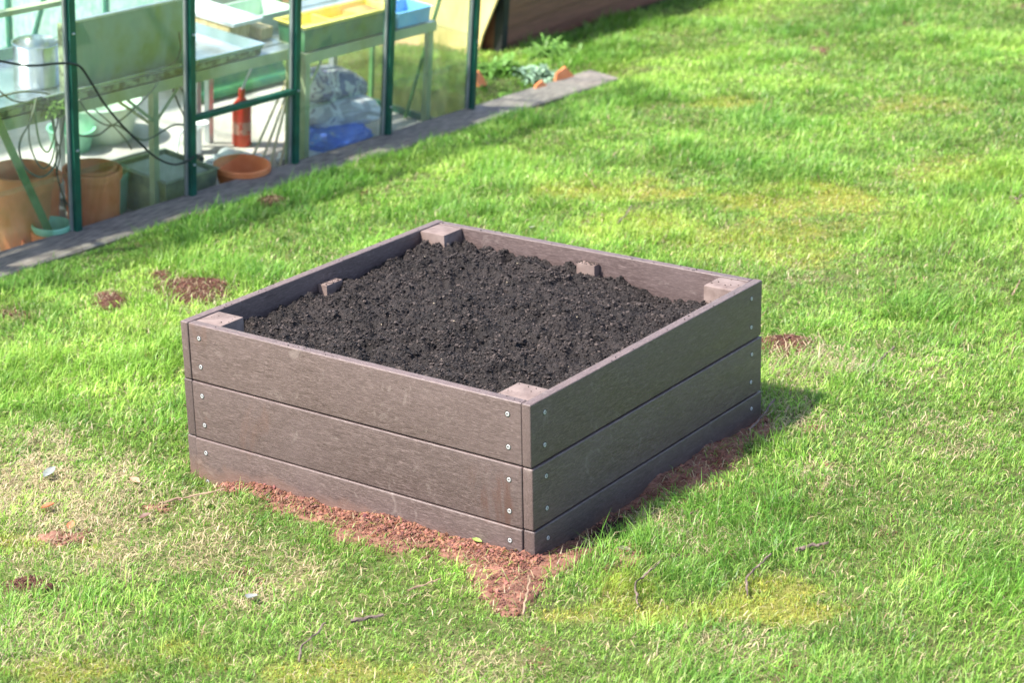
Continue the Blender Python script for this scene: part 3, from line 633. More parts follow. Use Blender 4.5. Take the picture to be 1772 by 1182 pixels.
M['labelw'] = pm('worn_label', (.60, .30, .24), (.50, .03, .02), 40, .5, bst=.0, lo=.5, hi=.55)
M['cane'] = pm('bamboo', (.58, .44, .24), (.74, .62, .38), 20, .6, bst=.1)
M['concrete'] = pm('concrete', (.33, .30, .275), (.46, .43, .40), 5, .85, bst=.25, bscale=60)
M['sleeper'] = pm('weathered_timber', (.095, .075, .064), (.30, .255, .215), 16, .85, bst=.6, stretch=(7, 1, 7), lo=.3, hi=.7, bscale=30, bdist=.006)
M['ply'] = pm('yellow_plywood', (.74, .55, .20), (.84, .66, .30), 5, .6, bst=.1, stretch=(1, 1, .3))
M['peach'] = pm('pale_brick', (.44, .25, .14), (.56, .36, .22), 12, .85, bst=.3)
M['shed'] = pm('brown_cladding', (.17, .058, .028), (.24, .085, .042), 10, .55, bst=.15, stretch=(6, .6, 8))
M['black'] = pm('black_trim', (.012, .012, .014), (.025, .025, .028), 10, .5, bst=.1)
M['smoke'] = pm('dark_smoky_plastic', (.13, .15, .10), (.28, .32, .16), 14, .45, bst=.1)
M['grey'] = pm('grey_plastic', (.20, .21, .20), (.30, .31, .30), 8, .4, bst=.1)
def bag_mat(name, stops, scale, dist=1.5):
    mt, n, b = newmat(name); no = noise(n, scale, 3, (1, 1, 1.8), .5, dist=dist); r = ramp(n, no.outputs[0], stops); r.color_ramp.interpolation = 'CONSTANT'
    n.links.new(r.outputs[0], b.inputs['Base Color']); b.inputs['Roughness'].default_value = .3; bump(n, b, noise(n, 30, 4).outputs[0], .6, .01); return mt
M['bagb'] = bag_mat('blue_sack', [(0, (.09, .19, .72)), (.58, (.14, .30, .80)), (.64, (.62, .42, .30)), (.67, (.10, .20, .72)), (.74, (.78, .80, .84))], 5)
M['bagm'] = bag_mat('mottled_sack', [(0, (.22, .20, .34)), (.42, (.62, .62, .66)), (.5, (.30, .28, .36)), (.56, (.80, .80, .80)), (.63, (.16, .15, .22)), (.70, (.62, .22, .18))], 5)
M['bagw'] = bag_mat('clear_and_white_sack', [(0, (.52, .50, .54)), (.45, (.78, .78, .80)), (.58, (.36, .33, .40))], 4)

A3 = lambda u, d, w: GH(u, d, w)
def gbox(u0, u1, d0, d1, w0, w1, mb=None):
    return (mb or MB()).box((u0, d0, w0), (u1, d1, w1), fr=GH)
DEP = 1.72; EAVE = 1.22; RIDGE = 1.72; U0 = -2 * GP; U1 = 4 * GP
gh = thing('greenhouse', GH(0, 0, 0), 'green-framed glass greenhouse along the timber sleeper at the foot of the lawn', 'greenhouse')
def bar(a, b, w, h, mat, name='glazing_bar', mb=None):
    x = MB().bar(GH(*a), GH(*b), w, h, up=(0.3, .2, .9) if abs(a[0] - b[0]) + abs(a[1] - b[1]) < .01 else (0, 0, 1)); return x
for k in range(-2, 5):
    u = k * GP
    mb = MB(); gbox(u - .013, u + .013, -.016, .006, -.03, EAVE, mb); gbox(u - .005, u + .005, .006, .034, -.03, EAVE, mb)
    p = mb.build('post', M['frame'], gh, bevel=.0015)
    gbox(u - .024, u - .0145, .000, .010, -.02, EAVE - .01).build('glazing_seal', M['grey'], p)
    for w in (.12, .62) if k % 2 else (.30, .72):
        MB().lathe([(.0055, 0), (.0055, .004), (.003, .006)], GH(u, -.018, w + .0), 8).build('bolt', M['alu'], p)
    mb = MB(); gbox(u - .010, u + .010, DEP - .03, DEP, FLOOR, EAVE, mb); mb.build('rear_post', M['frame2'], gh)
    mb = MB(); mb.bar(GH(u, 0.0, EAVE), GH(u, DEP / 2, RIDGE), .012, .022); mb.bar(GH(u, DEP, EAVE), GH(u, DEP / 2, RIDGE), .012, .022); mb.build('rafter', M['frame'], gh)
for d_, w_, nm in ((-.005, EAVE + .02, 'eave_rail'), (DEP - .015, EAVE + .02, 'eave_rail'), (DEP / 2, RIDGE + .02, 'ridge_bar'), (DEP - .015, FLOOR + .02, 'base_rail'), (DEP - .015, .46, 'rear_rail')):
    gbox(U0, U1, d_ - .015, d_ + .015, w_ - .018, w_ + .018).build(nm, M['frame' if nm != 'rear_rail' else 'frame2'], gh)
gbox(GP + .013, 2 * GP - .013, -.014, .012, .288, .308).build('transom', M['frame'], gh, bevel=.0015)
# end wall
for d_ in (DEP / 3, 2 * DEP / 3):
    gbox(U1 - .008, U1 + .008, d_ - .010, d_ + .010, FLOOR, 1.5).build('end_post', M['algbar'], gh)
gbox(U1 - .01, U1 + .01, .03, DEP - .03, FLOOR, FLOOR + .03).build('base_rail', M['frame'], gh)
gbox(U0 - .01, U0 + .01, .03, DEP - .03, FLOOR, FLOOR + .03).build('base_rail', M['frame'], gh)
b0 = on_plane(764, -12, GH(U1 - .03, 0, 0), GU); b1 = on_plane(695, 224, GH(U1 - .03, 0, 0), GU); b0 = b1 + (b0 - b1) * 1.6
MB().bar(b0, b1, .014, .012).build('end_brace', M['algbar'], gh)
b0 = on_d(-8, 200, .055); b1 = on_d(92, 416, .055); b0 = b1 + (b0 - b1) * 1.7
MB().bar(b0, b1, .006, .030).build('corner_brace', M['algbar'], gh, bevel=.001)
b0 = on_d(78, -10, DEP - .05); b1 = on_d(56, 76, DEP - .05)
MB().bar(b0 + (b0 - b1) * 2, b1, .012, .020).build('rear_brace', M['frame2'], gh)
gbox(-.9, .022, .045, .075, .805, .822).build('shelf_rail', M['alug'], gh, bevel=.001)
# glass
T_ = .003
for k in range(-2, 4):
    a, b = k * GP + .006, (k + 1) * GP - .006
    if k == 1:
        gbox(a, b, .008, .008 + T_, .303, EAVE).build('glass_pane', M['gclear'], gh)
        pts = [(a, .050), (.72, .070), (.90, .118), (1.02, .128), (b, .150), (b, .295), (a, .295)]
        mb = MB(); v = [GH(u, .008, w) for u, w in pts] + [GH(u, .008 + T_, w) for u, w in pts]; nP = len(pts)
        mb.add(v, [tuple(range(nP))[::-1], tuple(range(nP, 2 * nP))] + [(i, (i + 1) % nP, nP + (i + 1) % nP, nP + i) for i in range(nP)])
        o = mb.build('glass_pane', M['gclear'], gh); tag(o, 'lower pane with a broken slanting bottom edge')
    else:
        gbox(a, b, .008, .008 + T_, .20, EAVE).build('glass_pane', M['gclear'], gh)
        gbox(a, b, .012, .012 + T_, -.04, .215).build('glass_pane', M['galgae'] if k != 2 else M['gclear'], gh)
    gbox(a, b, DEP - .012, DEP - .008, .06, EAVE).build('rear_glass_pane', M['gmint'], gh)
    gbox(a, b, DEP - .016, DEP - .012, FLOOR, .075).build('rear_glass_pane', M['glow'], gh)
    for s0, s1 in (((0, EAVE), (DEP / 2, RIDGE)), ((DEP, EAVE), (DEP / 2, RIDGE))):
        v = [GH(a, s0[0], s0[1]), GH(b, s0[0], s0[1]), GH(b, s1[0], s1[1]), GH(a, s1[0], s1[1])]; v = np.array(v)
        MB().hexa(np.vstack([v, v + [0, 0, .003]])).build('roof_pane', M['groof'], gh)
for k in range(3):
    d0, d1 = k * DEP / 3 + .012, (k + 1) * DEP / 3 - .012
    for uu_ in (U1, U0):
        gbox(uu_ - .002, uu_ + .002, d0, d1, FLOOR + .03, .33).build('end_glass_pane', M['gend'], gh)
        gbox(uu_ + .003, uu_ + .006, d0, d1, .32, EAVE).build('end_glass_pane', M['gclear'], gh)
        if k == 1:
            pass
# floor, edging
ps = gbox(U0 - .6, U1 + .02, .035, 4.2, FLOOR - .05, FLOOR).build('patio', M['concrete']); tag(ps, kind='structure')
mb = MB(); ns = 60; V = []
for i in range(ns + 1):
    u = -1.6 + (3.14 + 1.6) * i / ns; j = .006 * float(fbm(np.array(u * 3.), np.array(.3), 5)); j2 = .006 * float(fbm(np.array(u * 4.), np.array(2.3), 6)); j3 = .003 * float(fbm(np.array(u * 9.), np.array(4.3), 7))
    V += [GH(u, -.148 + j, -.16), GH(u, -.148 + j, -.006 + j3), GH(u, -.140 + j, j3), GH(u, .012 + j2, j3 * .5), GH(u, .018 + j2, -.008), GH(u, .018 + j2, -.16)]
Fq = [(i * 6 + k, i * 6 + (k + 1) % 6, (i + 1) * 6 + (k + 1) % 6, (i + 1) * 6 + k) for i in range(ns) for k in range(6)] + [tuple(range(6)), tuple(range(ns * 6, ns * 6 + 6))]
mb.add(V, Fq); sp = mb.build('sleeper', M['sleeper'], origin=None); sp_l = 'long weathered grey timber sleeper edging the lawn below the greenhouse'
# rotate texture frame so the grain runs along the beam
tag(sp, sp_l, 'sleeper')

# ------------------------------------------------------------------ staging
def bench(u0, u1, d0, d1, w, legs, braces, label, extra_mat='alug'):
    t = thing('staging_bench', GH((u0 + u1) / 2, (d0 + d1) / 2, FLOOR), label, 'bench', 'aluminium benches in the greenhouse')
    gbox(u0, u1, d0, d0 + .004, w - .042, w).build('front_apron', M[extra_mat], t, bevel=.001)
    gbox(u0, u1, d1 - .004, d1, w - .042, w).build('rear_apron', M[extra_mat], t)
    for e in (u0, u1 - .004): gbox(e, e + .004, d0 + .004, d1 - .004, w - .042, w - .001).build('end_apron', M[extra_mat], t)
    mb = MB(); ns = 7; s = (d1 - d0 - .012) / ns
    for i in range(ns): gbox(u0 + .004, u1 - .004, d0 + .006 + i * s, d0 + .006 + i * s + s * .86, w - .006, w - .002 + .0003 * i, mb)
    mb.build('slatted_top', M['alu'], t)
    for u in legs:
        for d_ in (d0 + .006, d1 - .032):
            mb = MB(); gbox(u - .013, u + .013, d_, d_ + .004, FLOOR, w - .008, mb); gbox(u - .013, u - .009, d_ + .004, d_ + .028, FLOOR, w - .008, mb)
            mb.build('leg', M[extra_mat if d_ < d0 + .02 else 'alu'], t)
    for a, b in braces:
        MB().bar(GH(*a), GH(*b), .004, .012).build('brace', M[extra_mat], t)
    return t
bench(-1.0, 1.245, .10, .665, .43, (-.60, .485, 1.215), [((.36, .12, .38), (.485, .11, .27)), ((.61, .12, .38), (.485, .11, .27)), ((.485, .14, .26), (.485, .62, .38))], 'long aluminium staging bench carrying the galvanised tray and steel pot')
bench(1.262, 2.075, .085, .665, .398, (1.285, 2.05), [((1.4, .12, .35), (1.29, .11, .22))], 'shorter aluminium staging bench under the green trough and blue box')
def tray(u0, u1, d0, d1, w0, h, mat, outer, name, label, cat, t=.004, flare=.012, lip=.006, parent=None):
    mb = MB()
    def ring(e, w): return [GH(u0 - e, d0 - e, w), GH(u1 + e, d0 - e, w), GH(u1 + e, d1 + e, w), GH(u0 - e, d1 + e, w)]
    V = ring(0, w0) + ring(flare, w0 + h) + ring(flare + lip, w0 + h) + ring(flare + lip, w0 + h + .003) + ring(flare - t, w0 + h + .003) + ring(-t, w0 + .004)
    f = [(3, 2, 1, 0)] + [(r * 4 + i, r * 4 + (i + 1) % 4, (r + 1) * 4 + (i + 1) % 4, (r + 1) * 4 + i) for r in range(5) for i in range(4)] + [(20, 21, 22, 23)]
    mb.add(V, f); return mb
tr = tray(-.42, 1.035, .115, .62, .4335, .040, 0, 0, 0, 0, 0).build('seed_tray', M['tray']); tag(tr, 'large wet galvanised tray on the bench around the steel pot and green sheet', 'tray')
gbox(-.43, 1.045, .1005, .1015, .432, .462).build('side_skirt', M['aluk'], tr) if False else None
sk_ = gbox(-.42, 1.033, .108, .1115, .434, .462).build('stained_side', M['aluk'], tr)
mb = MB(); q = [GH(.105, .165, .448), GH(.700, .165, .448), GH(.700, .175, .448), GH(.105, .175, .448)]
q2 = [GH(.105, .150, .700), GH(.705, .150, .700), GH(.705, .160, .700), GH(.105, .160, .700)]
sh = mb.hexa(np.array(q + q2)).build('green_sheet', M['sage'], bevel=.001); tag(sh, 'flat sage green sheet standing upright in the galvanised tray', 'panel')
mb = MB(); mb.bar(GH(.105, .154, .702), GH(.705, .154, .702), .016, .008); mb.build('edge_strip', M['alu'], sh)
gbox(.094, .106, .145, .175, .445, .700).build('side_strip', M['aluk'], sh)
def bucket(name, c, prof, mat, label, cat, group=None, seg=40, parts=None):
    o = MB().lathe(prof, GH(*c), seg).build(name, mat, origin=GH(*c), smooth=True); tag(o, label, cat, group); return o
r = .082
bucket('cooking_pot', (.125, .33, .440), [(.001, 0), (r - .004, 0), (r, .006), (r, .140), (r + .004, .146), (r + .004, .152), (r - .001, .154), (r - .004, .148), (r - .004, .008), (.001, .006)], M['steel'], 'round stainless steel pot standing in the galvanised tray', 'pot')
bucket('plastic_cup', (.262, .36, .440), [(.001, 0), (.022, 0), (.030, .06), (.028, .06), (.020, .004), (.001, .004)], M['white'], 'small white plastic cup beside the steel pot', 'cup')
# cell trays behind the tray
o = tray(1.060, 1.165, .30, .60, .434, .060, 0, 0, 0, 0, 0, flare=.004, lip=.003).build('cell_tray', M['coir']); tag(o, 'brown ribbed cell tray under the white tray on the bench', 'seed tray')
V = []; mb = MB(); gbox(1.050, 1.205, .27, .60, .4985, .512, mb); gbox(1.045, 1.21, .262, .608, .512, .518, mb); o = mb.build('white_tray', M['white'], bevel=.003); tag(o, 'white plastic tray lying on the brown cell tray', 'tray')
ft = thing('fibre_pot_block', GH(1.22, .31, .434), 'block of square tan fibre pots on the bench by the green post', 'fibre pots')
mb = MB()
for i in range(9):
    for j in range(3):
        u = 1.176 + i * .0068 if False else 1.178 + i * .0072; gbox(u, u + .0058, .245 + j * .052, .245 + j * .052 + .047, .434, .474, mb)
mb.build('pots', M['coir'], ft); gbox(1.176, 1.243, .243, .398, .4745, .478).build('rims', M['coir'], ft)
# green trough with yellow liner
tg = thing('plant_trough', GH(1.53, .17, .40), 'long dark green plastic trough with a yellow liner on the right-hand bench', 'trough')
tray(1.272, 1.785, .100, .235, .3995, .100, 0, 0, 0, 0, 0, flare=.006).build('trough_body', M['gtrough'], tg, bevel=.002)
tray(1.275, 1.782, .103, .232, .462, .042, 0, 0, 0, 0, 0, flare=.012, lip=.010, t=.006).build('liner', M['yellow'], tg, bevel=.002)
gbox(1.44, 1.455, .11, .225, .468, .500).build('liner_divider', M['yellow'], tg)
gbox(1.62, 1.76, .12, .215, .4665, .492).build('orange_sponge', M['terra'], tg)
bb = tray(1.838, 2.04, .100, .235, .3995, .066, 0, 0, 0, 0, 0, flare=.004, lip=.006).build('storage_box', M['blue'], bevel=.002); tag(bb, 'light blue plastic box at the right end of the bench', 'box')
rd = tray(1.30, 1.52, .40, .58, .3995, .075, 0, 0, 0, 0, 0, flare=.01).build('storage_tub', M['mintp']); tag(rd, 'pale green tub at the back of the bench behind the green trough', 'tub')
# behind the benches: far shelf goods
for (u, d, w, du, dd_, dw, mt_, nm, lb, ct) in [(2.05, 1.40, FLOOR, .30, .18, .34, 'white', 'storage_crate', 'white crate against the far glass behind the bench', 'crate')]:
    o = tray(u, u + du, d, d + dd_, w, dw, 0, 0, 0, 0, 0, flare=.015).build(nm, M[mt_]); tag(o, lb, ct)
# ------------------------------------------------------------------ things on the greenhouse floor
fx = thing('red_bottle', GH(1.37, .54, FLOOR), 'red plastic bottle with a slanting white spout on the greenhouse floor', 'bottle')
r = .040
MB().lathe([(.001, 0), (r - .004, 0), (r, .006), (r, .165), (r - .006, .185), (.018, .205), (.014, .212), (.001, .212)], GH(1.37, .54, FLOOR), 28).build('body', M['red'], fx, smooth=True)
MB().lathe([(.001, 0), (.014, 0), (.014, .036), (.001, .036)], GH(1.37, .54, FLOOR + .210), 20).build('neck', M['red'], fx, smooth=True)
MB().lathe([(r + .0006, 0), (r + .0006, .055)], GH(1.37, .54, FLOOR + .055), 28).build('label_band', M['labelw'], fx, smooth=True)
MB().tube([GH(1.37, .54, FLOOR + .24), GH(1.40, .54, FLOOR + .29), GH(1.455, .54, FLOOR + .36)], [.006, .005, .004], 8).build('spout', M['white'], fx, smooth=True)
def pot(u, d, w, R, H, mat, label, rimh=.03, tp=.78, rim=.008, group='terracotta pots on the greenhouse floor', name='flower_pot', t=.010, cat='pot'):
    rb = R * tp
    prof = [(.001, 0), (rb, 0), (R - rim, H - rimh), (R, H - rimh), (R, H - .003), (R - .003, H), (R - t, H), (R - t - .002, H - .004), (rb - t, t), (.001, t)]
    return bucket(name, (u, d, w), prof, mat, label, cat, group)
pot(.205, .145, FLOOR, .108, .272, M['terra'], 'tall terracotta pot behind the second green upright from the left', .03, .84)
pot(.212, .148, FLOOR + .016, .086, .262, M['terrad'], 'smaller terracotta pot nested inside the tall terracotta pot', .03, .8)
pot(-.075, .20, FLOOR, .115, .315, M['terrad'], 'biggest terracotta pot at the left edge, half hidden by the slanting green brace', .06, .72)
pot(.035, .225, FLOOR, .075, .27, M['terra'], 'narrow terracotta pot between the biggest pot and the tall pot', .03, .7)
pot(-.06, .075, FLOOR, .100, .085, M['terra'], 'shallow terracotta bowl beside the slanting green brace', .02, .72)
pot(-.055, .070, FLOOR + .012, .072, .105, M['terra'], 'low terracotta pot sitting in the shallow bowl', .03, .8)
pot(-.055, .070, FLOOR + .060, .070, .085, M['mint'], 'mint green plastic bowl nested in the low terracotta pot', .018, .72, .003, None, 'plastic_bowl', .004, 'bowl')
pot(.075, .045, FLOOR, .040, .085, M['terra'], 'little terracotta pot just behind the foot of the first green upright', .02, .75)
pot(.900, .075, FLOOR, .112, .150, M['terra'], 'wide terracotta bowl behind the broken lower pane', .022, .62)
pot(.44, .33, FLOOR, .085, .16, M['mint'], 'mint green plastic pot behind the tall terracotta pot', .02, .8, .004, None, 'plastic_pot', .004, 'pot')
cr_ = tray(.50, .745, .075, .34, FLOOR, .165, 0, 0, 0, 0, 0, flare=.012, t=.004).build('plastic_crate', M['smoke']); tag(cr_, 'smoky olive-stained plastic crate between the tall terracotta pot and the second upright', 'crate')
gbox(.515, .73, .09, .325, FLOOR + .155, FLOOR + .160).build('lid', M['grey'], cr_)
bucket('bucket', (1.00, 1.0, FLOOR), [(.001, 0), (.13, 0), (.165, .15), (.172, .152), (.172, .162), (.158, .162), (.125, .006), (.001, .006)], M['mintp'], 'wide pale mint tub under the rear of the bench', 'tub')
bucket('bucket', (.80, .95, FLOOR), [(.001, 0), (.075, 0), (.095, .085), (.10, .09), (.09, .09), (.07, .006), (.001, .006)], M['mint'], 'small mint green basin left of the wide pale tub', 'basin')
jg = thing('white_jug', GH(1.13, .60, FLOOR), 'white plastic jug with a looped handle on the greenhouse floor', 'jug')
MB().lathe([(.001, 0), (.036, 0), (.038, .01), (.032, .10), (.038, .115), (.034, .115), (.030, .10), (.034, .012), (.001, .012)], GH(1.145, .60, FLOOR), 24).build('body', M['white'], jg, smooth=True)
MB().tube([GH(1.112, .60, FLOOR + .105), GH(1.075, .60, FLOOR + .10), GH(1.062, .60, FLOOR + .06), GH(1.055, .6, FLOOR + .01)], .007, 8, 4).build('handle', M['white'], jg, smooth=True)
MB().lathe([(.001, 0), (.035, 0), (.038, .01), (.001, .014)], GH(1.18, .60, FLOOR + .117), 20, sx=1.2).build('lid', M['white'], jg, smooth=True)
for i, (u, l) in enumerate([(.29, 'broken concrete slab leaning behind the first green upright')]):
    mb = MB(); mb.box((.03, .36, FLOOR + .001), (.26, .60, FLOOR + .04), fr=GH); o = mb.build('paving_slab', M['concrete'], bevel=.004); tag(o, l.replace('broken concrete slab leaning', 'pale concrete slab lying on the floor'), 'paving slab')
tm = tray(.30, .42, .42, .70, FLOOR, .055, 0, 0, 0, 0, 0, flare=.01).build('seed_tray', M['black']); tag(tm, 'flat black seed tray on the floor behind the tall terracotta pot', 'tray')
tm = tray(.62, .92, .44, .62, FLOOR, .050, 0, 0, 0, 0, 0, flare=.01).build('seed_tray', M['grey']); tag(tm, 'flat grey seed tray on the floor behind the smoky crate', 'tray')
pot(.86, .32, FLOOR, .050, .095, M['terra'], 'small terracotta pot between the crate and the red bottle', .018, .72)
pot(.96, .40, FLOOR, .040, .075, M['black'], 'small black plastic pot behind the wide terracotta bowl', .012, .72, .003, None, 'plastic_pot', .003)
bucket('watering_can', (1.22, .42, .434), [(.001, 0), (.040, 0), (.040, .05), (.03, .06), (.028, .058), (.036, .048), (.036, .004), (.001, .004)], M['frame2'], 'round green tub on the bench behind the tan fibre pots', 'tub') if False else None
# corrugated green sheet
nC = 60; V = []; mb = MB()
for i in range(nC + 1):
    s = i / nC; off = .012 * math.sin(s * 2 * math.pi * 6)
    for u in (1.60, 2.20): V.append(GH(u, 1.02 + .42 * s, FLOOR + .02 + .30 * s + off))
for i in range(nC + 1):
    s = i / nC; off = .012 * math.sin(s * 2 * math.pi * 6)
    for u in (1.60, 2.20): V.append(GH(u, 1.02 + .42 * s, FLOOR + .016 + .30 * s + off))
o_ = 2 * (nC + 1); Fc = [(2 * i, 2 * i + 1, 2 * i + 3, 2 * i + 2) for i in range(nC)] + [(o_ + 2 * i, o_ + 2 * i + 2, o_ + 2 * i + 3, o_ + 2 * i + 1) for i in range(nC)] + [(2 * i, 2 * i + 2, o_ + 2 * i + 2, o_ + 2 * i) for i in range(nC)] + [(2 * i + 1, o_ + 2 * i + 1, o_ + 2 * i + 3, 2 * i + 3) for i in range(nC)]
mb.add(V, Fc); o = mb.build('corrugated_sheet', M['gtrough'], smooth=True); tag(o, 'green corrugated plastic sheet leaning at the back of the greenhouse', 'sheet')
CL = ['thick tan bamboo cane leaning nearest the red bottle', 'pale bamboo cane second from the red bottle', 'bamboo cane just left of the third green upright', 'bamboo cane directly behind the third green upright', 'bamboo cane right of the third upright beside the bench leg', 'pale split cane crossing behind the bench leg']
for i, (pa, pb_, da, db) in enumerate([((462, 215), (506, 115), .35, .62), ((472, 222), (500, 150), .33, .5), ((484, 222), (512, 112), .33, .6), ((500, 228), (530, 108), .3, .58), ((512, 232), (535, 112), .28, .56), ((520, 230), (556, 108), .28, .56)]):
    a = on_d(*pa, da); a = a + (GH(0, 0, FLOOR) - GH(0, 0, 0)) * 0; b = on_d(*pb_, db)
    d_ = (b - a); tt = (GHA[2] + GU[2] * ghc(a)[0] + FLOOR - a[2]) / d_[2]; a = a + d_ * tt
    o = MB().tube([a, (a + b) / 2 + rng.normal(0, .003, 3), b], [.006, .0055, .0045], 8, 3).build('bamboo_cane', M['cane'], origin=a, smooth=True); tag(o, CL[i], 'cane', 'bamboo canes leaning in the greenhouse')
def sack(c, sz, ang, mat, name, label, cat, tilt=0, seed=3, wr=.09):
    nu, nv = 64, 32; V = []
    for j in range(nv + 1):
        ph = -math.pi / 2 + math.pi * j / nv
        for i in range(nu):
            th = 2 * math.pi * i / nu
            e = lambda q, p: math.copysign(abs(q) ** p, q)
            V.append((e(math.cos(ph), .55) * e(math.cos(th), .45), e(math.cos(ph), .55) * e(math.sin(th), .45), e(math.sin(ph), .9)))
    V = np.array(V); nz = fbm(V[:, 0] * 2.5 + V[:, 2] * 1.7 + 9, V[:, 1] * 2.5 - V[:, 2], seed, 5, .6); rg = np.abs(fbm(V[:, 0] * 3 + 4, V[:, 1] * 3 + V[:, 2] * 2, seed + 9, 4))
    V = V * (1 + wr * 1.6 * nz - wr * 1.5 * rg)[:, None] * np.array(sz) / 2
    V[:, 2] = np.maximum(V[:, 2], -sz[2] * .38)
    ca, sa = math.cos(ang), math.sin(ang); x = V[:, 0] * ca - V[:, 1] * sa; y = V[:, 0] * sa + V[:, 1] * ca; z = V[:, 2] + x * tilt
    P = np.array([GH(c[0] + p, c[1] + q_, c[2] + sz[2] * .38 + r_) for p, q_, r_ in zip(x, y, z)])
    f = [(j * nu + i, j * nu + (i + 1) % nu, (j + 1) * nu + (i + 1) % nu, (j + 1) * nu + i) for j in range(nv) for i in range(nu)]
    mb = MB(); mb.add(P, f); o = mb.build(name, mat, smooth=True); tag(o, label, cat); return o
sack((1.63, .27, FLOOR), (.36, .26, .12), .25, M['bagb'], 'compost_bag', 'bright blue plastic sack lying lowest under the right-hand bench', 'bag', seed=3)
sack((1.74, .36, FLOOR + .075), (.38, .28, .13), -.2, M['bagw'], 'compost_bag', 'white and grey plastic sack folded over the bright blue sack', 'bag', seed=5, wr=.07)
sack((1.76, .42, FLOOR + .16), (.34, .26, .15), .1, M['bagm'], 'compost_bag', 'mottled purple-grey sack with a red patch on top of the pile', 'bag', seed=8, wr=.07, tilt=-.1)
sack((1.40, .22, FLOOR), (.16, .20, .05), .5, M['bagw'], 'crumpled_bag', 'small crumpled white bag on the floor by the third green upright', 'bag', seed=12, wr=.16)
sack((1.14, .33, FLOOR), (.20, .24, .07), .3, M['white'], 'crumpled_bag', 'bright white crumpled plastic on the floor behind the wide terracotta bowl', 'bag', seed=14, wr=.16)

# ------------------------------------------------------------------ cables and hoses
def cable(pts, d, r, mat, name, label, cat, n=7):
    P = [on_d(p[0], p[1], p[2] if len(p) > 2 else d) for p in pts]
    o = MB().tube(P, r, 8, n).build(name, mat, smooth=True); tag(o, label, cat); return o
cable([(-40, 100), (0, 105), (50, 113), (100, 109), (125, 110), (140, 116), (158, 142), (180, 178), (210, 215), (240, 245), (270, 272), (300, 284), (325, 278), (336, 270)], -.028, .0042, M['cable'], 'cable', 'thick black cable sagging outside the glass between two green uprights', 'cable')
cable([(137, 172), (155, 198), (185, 216), (208, 208), (240, 180), (268, 150), (275, 130)], .07, .0032, M['hose'], 'cable', 'thin cable looping in front of the centre leg and up to the tray', 'cable')
cable([(118, 222), (140, 234), (170, 233), (200, 216), (240, 240), (262, 238), (300, 216), (325, 218), (332, 228)], .075, .0036, M['hose'], 'cable', 'grey-green hose waving low behind the centre leg', 'cable')
cable([(64, 168), (52, 210), (36, 240), (34, 265), (45, 292), (70, 306), (92, 290), (104, 250), (112, 200), (112, 165)], .075, .0036, M['hose'], 'hose', 'widest hanging loop of hose under the left of the bench', 'hose')
cable([(55, 180), (50, 225), (55, 260), (72, 290), (88, 280), (96, 240), (88, 200), (82, 170)], .085, .0030, M['hose'], 'hose', 'inner hanging loop of hose under the left of the bench', 'hose')
cable([(82, 170), (90, 210), (98, 250), (97, 290), (108, 335), (124, 365)], .09, .0028, M['cable'], 'hose', 'thin dark hose hanging straight down beside the first green upright', 'hose')
cable([(-10, 150), (20, 172), (45, 176), (70, 168), (90, 180), (100, 205), (95, 235), (104, 262), (98, 300)], .10, .0030, M['cable'], 'hose', 'dark thin hose wandering down among the hanging loops at the far left', 'hose')
cable([(60, 172), (62, 210), (70, 250), (84, 262), (94, 232), (92, 195), (100, 172)], .09, .0034, M['algbar'], 'hose', 'mossy green hose loop hanging shortest under the bench', 'hose')
cable([(132, 150), (160, 185), (186, 208), (215, 238), (228, 258)], .12, .0026, M['hose'], 'cable', 'thin cable crossing behind the sagging black cable', 'cable')
cable([(-20, 175), (5, 165), (40, 158), (75, 160), (100, 165), (150, 150), (200, 138), (260, 122), (300, 108), (312, 85), (310, 55)], .135, .0040, M['hose'], 'hose', 'grey hose trailing along the tray and up the green sheet', 'hose')
cable([(322, 208), (305, 170), (300, 155), (312, 150), (330, 195)], .3, .0035, M['cable'], 'cable', 'short kinked cable behind the second green upright', 'cable')
# clump of weeds on the bench edge
def leafy(name, base, n, L, wd_, col, label, cat, seed, spread=.6, droop=.5, up=(0, 0, 1), kind_leaf='oval'):
    r = np.random.default_rng(seed); V = []; T = []; C = []; k = 0; Q = []
    for i in range(n):
        a = r.random() * 6.283; el = r.uniform(.25, 1.25); l = L * r.uniform(.5, 1.2); w = wd_ * r.uniform(.6, 1.3); off = r.normal(0, L * .22 * spread, 3) * [1, 1, .25]
        b = np.asarray(base) + off + [0, 0, abs(off[2])]; dr = np.array([math.cos(a) * math.cos(el), math.sin(a) * math.cos(el), math.sin(el)]); sd = np.array([-math.sin(a), math.cos(a), 0])
        c = np.array(col) * r.uniform(.6, 1.4); pts = []
        for s, ww in ((0, .12), (.3, .7), (.55, 1), (.8, .7), (1, .05)):
            p = b + dr * l * s - np.array([0, 0, droop * l * s * s]); pts += [p - sd * w * ww / 2 + [0, 0, .1 * w], p, p + sd * w * ww / 2 + [0, 0, .1 * w]]
        V += pts
        for s in range(4):
            q = k + s * 3; Q += [(q, q + 1, q + 4, q + 3), (q + 1, q + 2, q + 5, q + 4)]
        C += [c] * 15; k += 15
    V = np.array(V); loc = np.asarray(base, float)
    o = big_mesh(name, V - loc, quads=np.array(Q), mat=M['leafmat'], cols=np.clip(np.array(C), .005, .9)); o.location = loc.tolist(); tag(o, label, cat); return o
leafy('weed', GH(-.005, .085, .425), 320, .065, .010, (.10, .20, .03), 'tangle of mossy weed growing at the bench edge by the first upright', 'weed', 4, 1.1)
LP = lambda px, py: np.array([*lawn(px, py)[:2], float(gz(*lawn(px, py)[:2]))])
leafy('silver_plant', LP(928, 126), 200, .10, .018, (.30, .42, .30), 'silvery-leaved low plant in the strip beyond the greenhouse', 'plant', 5, 1.5)
